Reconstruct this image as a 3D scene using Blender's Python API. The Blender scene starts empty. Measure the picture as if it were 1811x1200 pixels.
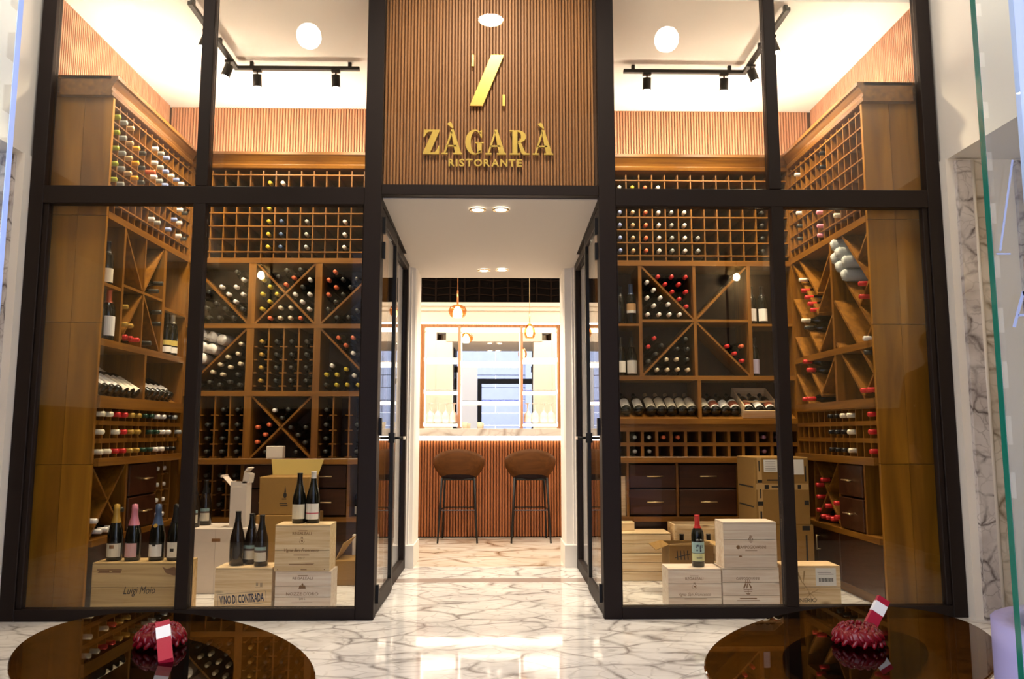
import bpy, bmesh, math, random
from mathutils import Vector, Matrix
random.seed(7)
S = bpy.context.scene
COL = S.collection
PI = math.pi

# ------------------------------------------------------------------ camera, world, exposure
cam = bpy.data.cameras.new('camera')
cam.sensor_width = 36.0
cam.lens = 36.0 * 1400.0 / 1811.0
cam.clip_start = 0.05
co = bpy.data.objects.new('camera', cam)
COL.objects.link(co)
co.location = (0.04, -4.5, 1.02)
co.rotation_euler = (math.radians(90 + 6.72), 0, math.radians(-1.1))
S.camera = co

W = bpy.data.worlds.new('sky')
S.world = W
W.use_nodes = True
W.node_tree.nodes['Background'].inputs[0].default_value = (0.86, 0.87, 0.98, 1)   # even dusk sky over the street
W.node_tree.nodes['Background'].inputs[1].default_value = 4.2

S.view_settings.view_transform = 'Standard'
S.view_settings.look = 'None'
S.view_settings.gamma = 1.0
S.view_settings.use_curve_mapping = False
S.view_settings.exposure = 0.0

# light levels (watts for lamps, radiance for glowing surfaces)
L_GLOBE = 66.0
L_DOWN = 45.0
L_SPOT = 105.0
L_STRIP = 95.0
L_CORR = 55.0
L_BAR = 34.0
L_SHELF = 10.0
L_PEND = 14.0
L_BULB = 200.0

def lamp(kind, name, loc, power, color, parent=None, rot=(0, 0, 0), size=0.03, angle=90, blend=0.6):
    l = bpy.data.lights.new(name, kind)
    l.energy = power
    l.color = color
    if kind == 'SPOT':
        l.spot_size = math.radians(angle); l.spot_blend = blend; l.shadow_soft_size = size
    elif kind == 'POINT':
        l.shadow_soft_size = size
    elif kind == 'AREA':
        l.shape = 'RECTANGLE'; l.size = size[0]; l.size_y = size[1]
    o = bpy.data.objects.new(name, l)
    COL.objects.link(o)
    o.rotation_euler = rot
    if parent:
        o.parent = parent
        o.location = Vector(loc) - wl(parent)
    else:
        o.location = loc
    return o

# ------------------------------------------------------------------ helpers
def wl(o):
    v = Vector((0, 0, 0))
    while o:
        v += o.location; o = o.parent
    return v

def tag(o, label=None, cat=None, group=None, kind=None):
    if label: o['label'] = label
    if cat: o['category'] = cat
    if group: o['group'] = group
    if kind: o['kind'] = kind
    return o

def empty(name, loc, label=None, cat=None, group=None, kind=None):
    o = bpy.data.objects.new(name, None)
    o.empty_display_size = 0.05
    COL.objects.link(o)
    o.location = loc
    return tag(o, label, cat, group, kind)

def copy_tree(o, parent=None):
    c = o.copy(); COL.objects.link(c)
    if parent: c.parent = parent
    for ch in list(o.children): copy_tree(ch, c)
    return c

class MB:
    def __init__(s): s.bm = bmesh.new()
    def quad(s, pts, mi=0, smooth=False):
        vs = [s.bm.verts.new(p) for p in pts]
        f = s.bm.faces.new(vs); f.material_index = mi; f.smooth = smooth
        return s
    def hexa(s, p, mi=0):
        v = [s.bm.verts.new(q) for q in p]
        for a in ((3,2,1,0),(4,5,6,7),(0,1,5,4),(1,2,6,5),(2,3,7,6),(3,0,4,7)):
            f = s.bm.faces.new([v[i] for i in a]); f.material_index = mi
        return s
    def box(s, x0, x1, y0, y1, z0, z1, mi=0, M=None):
        if x0 > x1: x0, x1 = x1, x0
        if y0 > y1: y0, y1 = y1, y0
        if z0 > z1: z0, z1 = z1, z0
        p = [Vector(q) for q in ((x0,y0,z0),(x1,y0,z0),(x1,y1,z0),(x0,y1,z0),(x0,y0,z1),(x1,y0,z1),(x1,y1,z1),(x0,y1,z1))]
        if M: p = [M @ q for q in p]
        return s.hexa(p, mi)
    def prism(s, poly, a, b, fn, mi=0):
        """poly in 2D, extruded from depth a to b; fn(u, v, d) -> 3D"""
        n = len(poly)
        A = [s.bm.verts.new(fn(u, v, a)) for u, v in poly]
        B = [s.bm.verts.new(fn(u, v, b)) for u, v in poly]
        for f in (s.bm.faces.new(A), s.bm.faces.new(B[::-1])): f.material_index = mi
        for i in range(n):
            f = s.bm.faces.new((A[i], B[i], B[(i+1) % n], A[(i+1) % n])); f.material_index = mi
        return s
    def tube(s, p0, p1, r0, r1=None, n=10, mi=0, cap=True):
        p0 = Vector(p0); p1 = Vector(p1); r1 = r0 if r1 is None else r1
        d = (p1 - p0).normalized()
        u = d.cross(Vector((0, 0, 1)))
        if u.length < 1e-4: u = Vector((1, 0, 0))
        u.normalize(); w = d.cross(u)
        A = []; B = []
        for k in range(n):
            a = 2*PI*k/n; q = math.cos(a)*u + math.sin(a)*w
            A.append(s.bm.verts.new(p0 + q*r0)); B.append(s.bm.verts.new(p1 + q*r1))
        for k in range(n):
            f = s.bm.faces.new((A[k], A[(k+1) % n], B[(k+1) % n], B[k])); f.smooth = True; f.material_index = mi
        if cap:
            for c in (A[::-1], B):
                f = s.bm.faces.new(c); f.material_index = mi
        return s
    def lathe(s, prof, c=(0, 0, 0), n=14, mis=None, sx=1.0, sy=1.0, M=None, smooth=True):
        """prof: list of (r, z) going up; mis: material per segment"""
        c = Vector(c); rings = []
        for r, z in prof:
            if r < 1e-6:
                q = Vector((0, 0, z)); q = M @ q if M else q
                rings.append([s.bm.verts.new(c + q)])
            else:
                ring = []
                for k in range(n):
                    a = 2*PI*k/n
                    q = Vector((r*sx*math.cos(a), r*sy*math.sin(a), z)); q = M @ q if M else q
                    ring.append(s.bm.verts.new(c + q))
                rings.append(ring)
        for i in range(len(rings)-1):
            A, B = rings[i], rings[i+1]; mi = mis[i] if mis else 0
            for k in range(n):
                k2 = (k+1) % n
                if len(A) == 1 and len(B) == 1: continue
                if len(A) == 1: vs = (A[0], B[k2], B[k])
                elif len(B) == 1: vs = (A[k], A[k2], B[0])
                else: vs = (A[k], A[k2], B[k2], B[k])
                f = s.bm.faces.new(vs); f.smooth = smooth; f.material_index = mi
        return s
    def mesh(s, name, mats, shift=None, bev=0.0):
        if bev:
            bmesh.ops.bevel(s.bm, geom=list(s.bm.edges), offset=bev, segments=1, affect='EDGES')
        if shift is not None:
            bmesh.ops.translate(s.bm, verts=s.bm.verts, vec=-shift)
        me = bpy.data.meshes.new(name)
        bmesh.ops.recalc_face_normals(s.bm, faces=s.bm.faces)
        s.bm.to_mesh(me); s.bm.free()
        for m in (mats if isinstance(mats, (list, tuple)) else [mats]): me.materials.append(m)
        return me
    def build(s, name, mats, parent=None, label=None, cat=None, group=None, kind=None, base=None, bev=0.0):
        """geometry given in world coordinates; base = origin of a top-level mesh"""
        shift = wl(parent) if parent else (Vector(base) if base else Vector((0, 0, 0)))
        o = bpy.data.objects.new(name, s.mesh(name, mats, shift, bev))
        COL.objects.link(o)
        if parent: o.parent = parent
        elif base: o.location = base
        return tag(o, label, cat, group, kind)

def box(name, m, parent, x0, x1, y0, y1, z0, z1, bev=0.0, **kw):
    return MB().box(x0, x1, y0, y1, z0, z1).build(name, m, parent, bev=bev, **kw)

def linkmesh(name, me, parent=None, loc=(0, 0, 0), rot=(0, 0, 0), **kw):
    o = bpy.data.objects.new(name, me); COL.objects.link(o)
    if parent: o.parent = parent
    o.location = loc; o.rotation_euler = rot
    return tag(o, **kw)

# ------------------------------------------------------------------ materials
def newmat(name):
    m = bpy.data.materials.new(name); m.use_nodes = True
    return m, m.node_tree.nodes, m.node_tree.links, m.node_tree.nodes['Principled BSDF']

def plain(name, c, rough=0.5, metal=0.0, spec=0.5, bump=0.0, bscale=200.0, var=0.0):
    m, N, K, P = newmat(name)
    P.inputs['Base Color'].default_value = (*c, 1)
    P.inputs['Roughness'].default_value = rough
    P.inputs['Metallic'].default_value = metal
    P.inputs['Specular IOR Level'].default_value = spec
    if bump or var:
        t = N.new('ShaderNodeTexCoord'); n = N.new('ShaderNodeTexNoise')
        n.inputs['Scale'].default_value = bscale; K.new(t.outputs['Object'], n.inputs['Vector'])
        if bump:
            b = N.new('ShaderNodeBump'); b.inputs['Strength'].default_value = bump; b.inputs['Distance'].default_value = 0.002
            K.new(n.outputs['Fac'], b.inputs['Height']); K.new(b.outputs['Normal'], P.inputs['Normal'])
        if var:
            r = N.new('ShaderNodeValToRGB'); K.new(n.outputs['Fac'], r.inputs['Fac'])
            r.color_ramp.elements[0].color = (*[v*(1-var) for v in c], 1)
            r.color_ramp.elements[1].color = (*[min(1, v*(1+var)) for v in c], 1)
            K.new(r.outputs['Color'], P.inputs['Base Color'])
    return m

def wood(name, c1, c2, stretch, rough=0.4, scale=1.0, bump=0.15, coat=0.0, knots=0.0, spec=0.5, vary=0.0):
    """stretch: noise scale per axis (small along the grain)"""
    m, N, K, P = newmat(name)
    t = N.new('ShaderNodeTexCoord'); mp = N.new('ShaderNodeMapping')
    mp.inputs['Scale'].default_value = [v*scale for v in stretch]
    K.new(t.outputs['Object'], mp.inputs['Vector'])
    oi = N.new('ShaderNodeObjectInfo'); va = N.new('ShaderNodeVectorMath'); va.operation = 'ADD'
    mu = N.new('ShaderNodeMath'); mu.operation = 'MULTIPLY'; mu.inputs[1].default_value = 37.0
    K.new(oi.outputs['Random'], mu.inputs[0]); K.new(mp.outputs[0], va.inputs[0]); K.new(mu.outputs[0], va.inputs[1])
    n = N.new('ShaderNodeTexNoise'); n.inputs['Scale'].default_value = 1.0; n.inputs['Detail'].default_value = 6; n.inputs['Distortion'].default_value = 0.8
    K.new(va.outputs[0], n.inputs['Vector'])
    r = N.new('ShaderNodeValToRGB'); K.new(n.outputs['Fac'], r.inputs['Fac'])
    r.color_ramp.elements[0].position = 0.32; r.color_ramp.elements[0].color = (*c1, 1)
    r.color_ramp.elements[1].position = 0.68; r.color_ramp.elements[1].color = (*c2, 1)
    out = r.outputs['Color']
    if knots:
        v = N.new('ShaderNodeTexVoronoi'); v.inputs['Scale'].default_value = 7.0
        m2 = N.new('ShaderNodeMapping'); m2.inputs['Scale'].default_value = [max(.35, min(1, s/30)) for s in stretch]
        va2 = N.new('ShaderNodeVectorMath'); va2.operation = 'ADD'
        K.new(t.outputs['Object'], m2.inputs['Vector']); K.new(m2.outputs[0], va2.inputs[0]); K.new(mu.outputs[0], va2.inputs[1]); K.new(va2.outputs[0], v.inputs['Vector'])
        kr = N.new('ShaderNodeValToRGB'); K.new(v.outputs['Distance'], kr.inputs['Fac'])
        kr.color_ramp.elements[0].position = 0.03; kr.color_ramp.elements[0].color = (*[x*.35 for x in c1], 1)
        kr.color_ramp.elements[1].position = 0.10; kr.color_ramp.elements[1].color = (1, 1, 1, 1)
        mx = N.new('ShaderNodeMix'); mx.data_type = 'RGBA'; mx.blend_type = 'MULTIPLY'; mx.inputs['Factor'].default_value = knots
        K.new(out, mx.inputs['A']); K.new(kr.outputs['Color'], mx.inputs['B']); out = mx.outputs['Result']
    if vary:      # pieces cut from different boards differ a little in tone
        hv = N.new('ShaderNodeHueSaturation'); mr = N.new('ShaderNodeMapRange')
        mr.inputs['To Min'].default_value = 1-vary; mr.inputs['To Max'].default_value = 1+vary*.6
        K.new(oi.outputs['Random'], mr.inputs['Value']); K.new(mr.outputs[0], hv.inputs['Value']); K.new(out, hv.inputs['Color']); out = hv.outputs['Color']
    K.new(out, P.inputs['Base Color'])
    P.inputs['Roughness'].default_value = rough
    P.inputs['Coat Weight'].default_value = coat
    P.inputs['Specular IOR Level'].default_value = spec
    P.inputs['Coat Roughness'].default_value = 0.15
    if bump:
        b = N.new('ShaderNodeBump'); b.inputs['Strength'].default_value = bump; b.inputs['Distance'].default_value = 0.001
        K.new(n.outputs['Fac'], b.inputs['Height']); K.new(b.outputs['Normal'], P.inputs['Normal'])
    return m

def marble(name, base, vein, scale, rough=0.08, vein2=None, amount=1.0):
    m, N, K, P = newmat(name)
    t = N.new('ShaderNodeTexCoord')
    n0 = N.new('ShaderNodeTexNoise'); n0.inputs['Scale'].default_value = scale*0.8; n0.inputs['Detail'].default_value = 5
    K.new(t.outputs['Object'], n0.inputs['Vector'])
    mp = N.new('ShaderNodeMapping'); mp.inputs['Scale'].default_value = (0.75, 1.25, 1.0); mp.inputs['Rotation'].default_value = (0, 0, 0.35)
    K.new(t.outputs['Object'], mp.inputs['Vector'])
    mx = N.new('ShaderNodeMix'); mx.data_type = 'VECTOR'; mx.inputs['Factor'].default_value = 0.22
    K.new(mp.outputs[0], mx.inputs['A']); K.new(n0.outputs['Color'], mx.inputs['B'])
    v = N.new('ShaderNodeTexVoronoi'); v.feature = 'DISTANCE_TO_EDGE'; v.inputs['Scale'].default_value = scale*2.2
    K.new(mx.outputs['Result'], v.inputs['Vector'])
    r1 = N.new('ShaderNodeValToRGB'); K.new(v.outputs['Distance'], r1.inputs['Fac'])
    r1.color_ramp.elements[0].position = 0.0; r1.color_ramp.elements[0].color = (1, 1, 1, 1)
    r1.color_ramp.elements[1].position = 0.07; r1.color_ramp.elements[1].color = (0, 0, 0, 1)
    v2 = N.new('ShaderNodeTexVoronoi'); v2.feature = 'DISTANCE_TO_EDGE'; v2.inputs['Scale'].default_value = scale*5.5
    K.new(mx.outputs['Result'], v2.inputs['Vector'])
    r2 = N.new('ShaderNodeValToRGB'); K.new(v2.outputs['Distance'], r2.inputs['Fac'])
    r2.color_ramp.elements[0].position = 0.0; r2.color_ramp.elements[0].color = (.45, .45, .45, 1)
    r2.color_ramp.elements[1].position = 0.07; r2.color_ramp.elements[1].color = (0, 0, 0, 1)
    n1 = N.new('ShaderNodeTexNoise'); n1.inputs['Scale'].default_value = scale*2.6; n1.inputs['Detail'].default_value = 3
    K.new(t.outputs['Object'], n1.inputs['Vector'])
    rm = N.new('ShaderNodeValToRGB'); K.new(n1.outputs['Fac'], rm.inputs['Fac'])
    rm.color_ramp.elements[0].position = 0.30; rm.color_ramp.elements[1].position = 0.58
    ad = N.new('ShaderNodeMath'); ad.operation = 'MAXIMUM'; K.new(r1.outputs['Color'], ad.inputs[0]); K.new(r2.outputs['Color'], ad.inputs[1])
    ml = N.new('ShaderNodeMath'); ml.operation = 'MULTIPLY'; K.new(ad.outputs[0], ml.inputs[0]); K.new(rm.outputs['Color'], ml.inputs[1])
    m3 = N.new('ShaderNodeMath'); m3.operation = 'MULTIPLY'; m3.inputs[1].default_value = amount; K.new(ml.outputs[0], m3.inputs[0])
    c = N.new('ShaderNodeMix'); c.data_type = 'RGBA'
    c.inputs['A'].default_value = (*base, 1); c.inputs['B'].default_value = (*vein, 1)
    K.new(m3.outputs[0], c.inputs['Factor'])
    n2 = N.new('ShaderNodeTexNoise'); n2.inputs['Scale'].default_value = scale*1.5; n2.inputs['Detail'].default_value = 4
    K.new(t.outputs['Object'], n2.inputs['Vector'])
    r3 = N.new('ShaderNodeValToRGB'); K.new(n2.outputs['Fac'], r3.inputs['Fac'])
    r3.color_ramp.elements[0].position = 0.3; r3.color_ramp.elements[0].color = (*(vein2 or (.86, .85, .84)), 1)
    r3.color_ramp.elements[1].position = 0.6; r3.color_ramp.elements[1].color = (1, 1, 1, 1)
    c2 = N.new('ShaderNodeMix'); c2.data_type = 'RGBA'; c2.blend_type = 'MULTIPLY'; c2.inputs['Factor'].default_value = 1
    K.new(c.outputs['Result'], c2.inputs['A']); K.new(r3.outputs['Color'], c2.inputs['B'])
    K.new(c2.outputs['Result'], P.inputs['Base Color'])
    P.inputs['Roughness'].default_value = rough
    P.inputs['Specular IOR Level'].default_value = 0.24
    return m

def glow(name, c, strength):
    m = bpy.data.materials.new(name); m.use_nodes = True
    N = m.node_tree.nodes; N.clear()
    e = N.new('ShaderNodeEmission'); o = N.new('ShaderNodeOutputMaterial')
    e.inputs[0].default_value = (*c, 1); e.inputs[1].default_value = strength
    m.node_tree.links.new(e.outputs[0], o.inputs[0])
    return m

def glass(name, tint=(1, 1, 1), rough=0.0, ior=1.5):
    """thin architectural glass: what passes is tinted, the rest mirrors by Fresnel"""
    m = bpy.data.materials.new(name); m.use_nodes = True
    N = m.node_tree.nodes; K = m.node_tree.links; N.clear()
    f = N.new('ShaderNodeFresnel'); f.inputs[0].default_value = ior
    ge = N.new('ShaderNodeNewGeometry'); mf = N.new('ShaderNodeMix')       # same Fresnel on the way out (the pane is thin, nothing bends)
    mf.inputs['A'].default_value = ior; mf.inputs['B'].default_value = 1.0/ior
    K.new(ge.outputs['Backfacing'], mf.inputs['Factor']); K.new(mf.outputs['Result'], f.inputs[0])
    t = N.new('ShaderNodeBsdfTransparent'); t.inputs[0].default_value = (*tint, 1)
    g = N.new('ShaderNodeBsdfGlossy'); g.inputs['Roughness'].default_value = rough
    x = N.new('ShaderNodeMixShader'); o = N.new('ShaderNodeOutputMaterial')
    K.new(f.outputs[0], x.inputs[0]); K.new(t.outputs[0], x.inputs[1]); K.new(g.outputs[0], x.inputs[2]); K.new(x.outputs[0], o.inputs[0])
    return m

GV = (28, 28, 1.6); GX = (1.6, 28, 28); GY = (28, 1.6, 28); GH = (2.2, 2.2, 30)
AM1, AM2 = (.128, .046, .0035), (.245, .100, .0085)
M = dict(
    plaster=plain('white_plaster', (.80, .76, .70), .8, bump=.05),
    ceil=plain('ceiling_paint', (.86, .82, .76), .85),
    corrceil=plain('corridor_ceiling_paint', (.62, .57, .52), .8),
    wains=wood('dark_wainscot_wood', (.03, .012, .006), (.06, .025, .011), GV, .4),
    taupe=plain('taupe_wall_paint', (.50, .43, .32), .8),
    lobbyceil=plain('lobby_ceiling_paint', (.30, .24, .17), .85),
    jamb=plain('white_jamb_paint', (.84, .80, .75), .5),
    frame=plain('dark_bronze_frame', (.013, .0075, .0062), .55, metal=.0, spec=.22),
    black=plain('black_metal', (.006, .0055, .0055), .45, spec=.3),
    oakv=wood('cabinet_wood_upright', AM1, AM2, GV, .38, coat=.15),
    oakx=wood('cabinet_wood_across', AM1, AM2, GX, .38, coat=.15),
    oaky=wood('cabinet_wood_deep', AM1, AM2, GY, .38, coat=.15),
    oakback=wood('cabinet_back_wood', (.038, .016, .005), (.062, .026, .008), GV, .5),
    panel=wood('cabinet_end_wood', (.185, .073, .0042), (.38, .165, .012), (9, 9, .8), .36, coat=.2),
    drawer=wood('drawer_mahogany', (.032, .009, .003), (.058, .017, .0055), (3, 28, 28), .35, coat=.2),
    slat=wood('slat_wood', (.47, .225, .125), (.66, .345, .20), (40, 40, 1.2), .5),
    signslat=wood('sign_slat_wood', (.33, .138, .045), (.47, .21, .075), (40, 40, 1.2), .5),
    slatback=plain('slat_backing', (.10, .042, .018), .8),
    barslat=wood('bar_slat_wood', (.30, .092, .023), (.42, .14, .040), (40, 40, 1.2), .45),
    floor=marble('white_marble_floor', (.83, .81, .79), (.30, .27, .255), 2.3, .06, vein2=(.80, .79, .79)),
    floorwarm=marble('cream_marble_floor', (.80, .74, .66), (.30, .18, .10), 1.2, .07, vein2=(.86, .78, .68)),
    strip=plain('taupe_stone_strip', (.40, .33, .30), .12),
    grey_marble=marble('grey_veined_marble', (.62, .585, .57), (.13, .105, .10), 3.4, .2, vein2=(.66, .63, .63)),
    cream_marble=marble('cream_veined_marble', (.62, .57, .49), (.20, .16, .11), 2.6, .2, vein2=(.74, .70, .64)),
    counter=marble('counter_marble', (.85, .80, .74), (.35, .25, .18), 1.6, .15, amount=.7),
    glass=glass('clear_glass', (.97, .975, .96)),
    doorglass=glass('door_glass', (.96, .97, .95), ior=1.6),
    frontglass=glass('shopfront_glass', (.95, .98, .97)),
    smoke=glass('smoked_amber_glass', (.32, .19, .055), ior=1.33),
    amberglass=glass('amber_lamp_glass', (.95, .72, .45)),
    clearglass=glass('wine_glass_glass', (.97, .97, .97)),
    edge_g=plain('green_glass_edge', (.004, .10, .065), .12),
    edge_sky=plain('sky_tinted_glass_edge', (.36, .48, .86), .25),  # sky reflected in the panel edge, put into its colour
    bluepaint=plain('pale_blue_jamb', (.50, .60, .88), .4),
    vinyl=plain('pale_vinyl', (.27, .29, .40), .6),
    gold=plain('brushed_gold', (.80, .56, .13), .32, metal=.35),
    brass=plain('brass', (.80, .62, .34), .28, metal=.9),
    copper=plain('copper', (.62, .26, .10), .3, metal=.8),
    mirror=plain('mirror', (.92, .90, .86), .01, metal=1.0),
    bottle=plain('dark_bottle_glass', (.0045, .0055, .0035), .09, spec=.55),
    bottle_br=plain('brown_bottle_glass', (.014, .008, .005), .12, spec=.55),
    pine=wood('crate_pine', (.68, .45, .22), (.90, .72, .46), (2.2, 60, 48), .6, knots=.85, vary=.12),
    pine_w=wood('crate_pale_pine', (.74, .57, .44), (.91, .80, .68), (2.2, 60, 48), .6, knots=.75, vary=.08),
    pine_d=wood('crate_shaded_pine', (.46, .29, .10), (.68, .47, .21), (1.6, 40, 30), .6, knots=.5, vary=.08),  # pine darkened to stand in for dim light at the outer crate
    card=plain('brown_cardboard', (.27, .145, .032), .85, bump=.05, var=.06, bscale=60),
    card_in=plain('cardboard_inside', (.46, .29, .11), .85),
    card_w=plain('white_cardboard', (.66, .57, .49), .75, var=.04, bscale=20),
    paper=plain('white_paper', (.80, .77, .72), .7),
    cream=plain('cream_paper', (.72, .66, .52), .7),
    wrap=plain('white_wrapping_paper', (.74, .71, .66), .8, bump=.6, bscale=60),
    greywrap=plain('grey_wrapping_paper', (.36, .38, .37), .8, bump=.6, bscale=60),
    ink=plain('brown_print', (.23, .11, .04), .8),
    ink_b=plain('navy_print', (.02, .025, .07), .8),
    ink_k=plain('black_print', (.015, .012, .01), .8),
    red_cer=plain('red_glazed_ceramic', (.14, .002, .006), .25, spec=.4),
    redcard=plain('red_card', (.36, .008, .03), .4),
    lilac=plain('lilac_shell', (.30, .27, .46), .45),
    darkseat=plain('dark_upholstery', (.014, .008, .008), .9, spec=.1),
    stool=wood('stool_walnut', (.066, .023, .0045), (.105, .038, .008), (2, 28, 24), .6, coat=.0, spec=.15),
    stone=plain('pale_stone', (.36, .41, .54), .8, var=.06, bscale=6),
    stone2=plain('paving_stone', (.30, .31, .34), .8, var=.1, bscale=6),
    awning=plain('blue_awning', (.06, .10, .62), .6),
    cove=plain('cream_moulding', (.86, .79, .69), .7),
    dark=plain('dark_frieze', (.003, .002, .0016), .7, spec=.03),
    darkrail=plain('dark_brown_rail', (.010, .0055, .0035), .7, spec=.05),
    e_globe=glow('opal_globe_glow', (1, .94, .84), L_GLOBE),
    e_down=glow('downlight_glow', (1, .93, .82), L_DOWN),
    e_spot=glow('track_lens_glow', (1, .86, .66), 120.0),
    e_strip=glow('cornice_led', (1, .85, .66), L_STRIP),
    e_led=glow('bar_led', (1, .84, .64), L_SHELF),
    e_pend=glow('pendant_bulb_glow', (1, .80, .55), L_PEND),
    e_bulb=glow('sconce_bulb_glow', (1, .72, .38), L_BULB),
)
CAPS = dict(w=(.74, .70, .66), c=(.62, .52, .36), y=(.52, .40, .03), o=(.62, .13, .05), r=(.58, .025, .025), k=(.035, .036, .032),
            g=(.42, .25, .04), a=(.66, .33, .02), b=(.22, .28, .52), n=(.012, .05, .03), t=(.45, .30, .15), s=(.30, .31, .30),
            d=(.06, .10, .20), v=(.30, .14, .20), i=(.78, .71, .54), p=(.62, .22, .30), x=(.006, .006, .007), l=(.30, .33, .02))
CNAME = dict(w='white', c='cream', y='yellow', o='orange', r='red', k='dark', g='old gold', a='bright amber', b='pale blue', n='dark green',
             t='tan', s='silver grey', d='navy', v='violet', i='ivory', p='pink', x='black', l='lime green')
CAPM = {k: plain('foil_' + CNAME[k].replace(' ', '_'), v, .32, metal=.15) for k, v in CAPS.items()}
# ------------------------------------------------------------------ structure: floor
SK = dict(kind='structure')
def clip(poly, x0, x1, y0, y1):
    for ax, lim, sg in ((0, x0, 1), (0, x1, -1), (1, y0, 1), (1, y1, -1)):
        out = []
        for i in range(len(poly)):
            p, q = poly[i], poly[(i+1) % len(poly)]
            a, b = sg*(p[ax]-lim), sg*(q[ax]-lim)
            if a >= 0: out.append(p)
            if (a >= 0) != (b >= 0):
                t = a/(a-b); out.append((p[0]+t*(q[0]-p[0]), p[1]+t*(q[1]-p[1])))
        poly = out
        if len(poly) < 3: return []
    return poly

fl = box('floor', plain('floor_joint', (.52, .50, .47), .6), None, -3.85, 3.85, -3.2, 5.2, -.12, -.010, kind='structure')
def tile(poly, m):
    MB().prism(poly, -.012, 0.0, lambda u, v, d: (u, v, d)).build('tile', m, fl)
T = 1.27; g = .0012; c45 = math.sqrt(.5)
for i in range(-7, 8):
    for j in range(-7, 8):
        cx, cy = i*T + .42, j*T - .61
        q = [(cx + (a*T/2 - a*g), cy + (b*T/2 - b*g)) for a, b in ((-1,-1),(1,-1),(1,1),(-1,1))]
        r = clip([((x-y)*c45, (x+y)*c45 - .1) for x, y in q], -3.85, 3.85, -3.2, 1.104)
        if len(r) >= 3: tile(r, M['floor'])
for x0, x1 in ((-2.7, -1.7), (-1.7, -.7), (-.7, .7), (.7, 1.7), (1.7, 2.7)):
    tile([(x0+g, 1.256), (x1-g, 1.256), (x1-g, 1.748), (x0+g, 1.748)], M['floor'])
    if abs(x0+x1) > .1: tile([(x0+g, 1.106), (x1-g, 1.106), (x1-g, 1.254), (x0+g, 1.254)], M['floor'])
tile([(-.7+g, 1.106), (.7-g, 1.106), (.7-g, 1.254), (-.7+g, 1.254)], M['strip'])
for x0, x1 in ((-2.5, -.9), (-.9, .75), (.75, 2.5)):
    tile([(x0+g, 1.751), (x1-g, 1.751), (x1-g, 3.0), (x0+g, 3.0)], M['floorwarm'])
    tile([(x0+g, 3.002), (x1-g, 3.002), (x1-g, 5.1), (x0+g, 5.1)], M['floorwarm'])

# ------------------------------------------------------------------ ceilings and walls
ZC = 3.66
for s in (-1, 1):
    box('ceiling', M['ceil'], None, s*.69, s*2.70, .07, 1.85, ZC, ZC+.1, **SK)
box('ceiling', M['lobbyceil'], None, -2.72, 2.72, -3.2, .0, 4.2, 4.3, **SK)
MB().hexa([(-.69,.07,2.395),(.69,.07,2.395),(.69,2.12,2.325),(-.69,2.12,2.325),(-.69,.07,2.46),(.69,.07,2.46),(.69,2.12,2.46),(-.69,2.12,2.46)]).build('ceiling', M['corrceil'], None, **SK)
box('ceiling', M['cove'], None, -2.6, 2.6, 2.12, 5.2, 3.0, 3.1, **SK)
# display side walls and back walls, slatted high up
def slats(name, p0, along, outn, length, z0, z1, pitch, depth, parent, m):
    b = MB(); n = int(length/pitch); a = Vector(along); o = Vector(outn); p0 = Vector(p0)
    w = pitch*.41
    for k in range(n):
        c = p0 + a*(pitch*(k+.5))
        A = [c - a*w, c - a*w*.62 + o*depth, c + a*w*.62 + o*depth, c + a*w]
        lo = [q + Vector((0,0,z0)) for q in A]; hi = [q + Vector((0,0,z1)) for q in A]
        for i in range(3): b.quad((lo[i], lo[i+1], hi[i+1], hi[i]), smooth=False)
        b.quad(lo[::-1]); b.quad(hi)
    return b.build(name, m, parent, kind='stuff')
wb = box('wall_back', M['slatback'], None, -2.72, -.82, 1.762, 1.86, 0, ZC, **SK)
slats('slats', (-2.62, 1.763, 0), (1,0,0), (0,-1,0), 1.90, 3.05, ZC-.002, .0226, .014, wb, M['slat'])
wb = box('wall_back', M['slatback'], None, .80, 2.72, 1.762, 1.86, 0, ZC, **SK)
slats('slats', (.71, 1.763, 0), (1,0,0), (0,-1,0), 1.91, 3.05, ZC-.002, .0226, .014, wb, M['slat'])
w = box('wall_left', M['slatback'], None, -2.74, -2.632, .07, 1.762, 0, ZC, **SK)
slats('slats', (-2.633, .075, 0), (0,1,0), (1,0,0), 1.67, 3.05, ZC-.002, .0226, .014, w, M['slat'])
w = box('wall_right', M['slatback'], None, 2.632, 2.74, .07, 1.762, 0, ZC, **SK)
slats('slats', (2.633, .075, 0), (0,1,0), (-1,0,0), 1.67, 3.05, ZC-.002, .0226, .014, w, M['slat'])
for s in (-1, 1):   # walls over the corridor, closing the display rooms
    wi = box('wall_inner', M['slatback'], None, s*.67, s*.69, .072, 1.76, 2.463, ZC, **SK)
    box('wall_over_opening', M['plaster'], None, s*.69, s*.82, 1.762, 1.86, 2.463, ZC, **SK)

# bar room shell
box('wall_bar_left', M['cove'], None, -2.6, -2.5, 1.87, 5.2, 0, 3.0, **SK)
box('wall_bar_right', M['cove'], None, 2.5, 2.6, 1.87, 5.2, 0, 3.0, **SK)
box('wall_bar_back', M['cove'], None, -2.5, 2.5, 4.52, 4.62, 0, 3.0, **SK)
for s in (-1, 1):
    box('wall_bar_front', M['jamb'], None, s*.83, s*2.5, 1.87, 2.1, 0, 3.0, **SK)
box('wall_bar_front', M['jamb'], None, -.83, .83, 1.90, 2.1, 2.462, 3.0, **SK)
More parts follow.
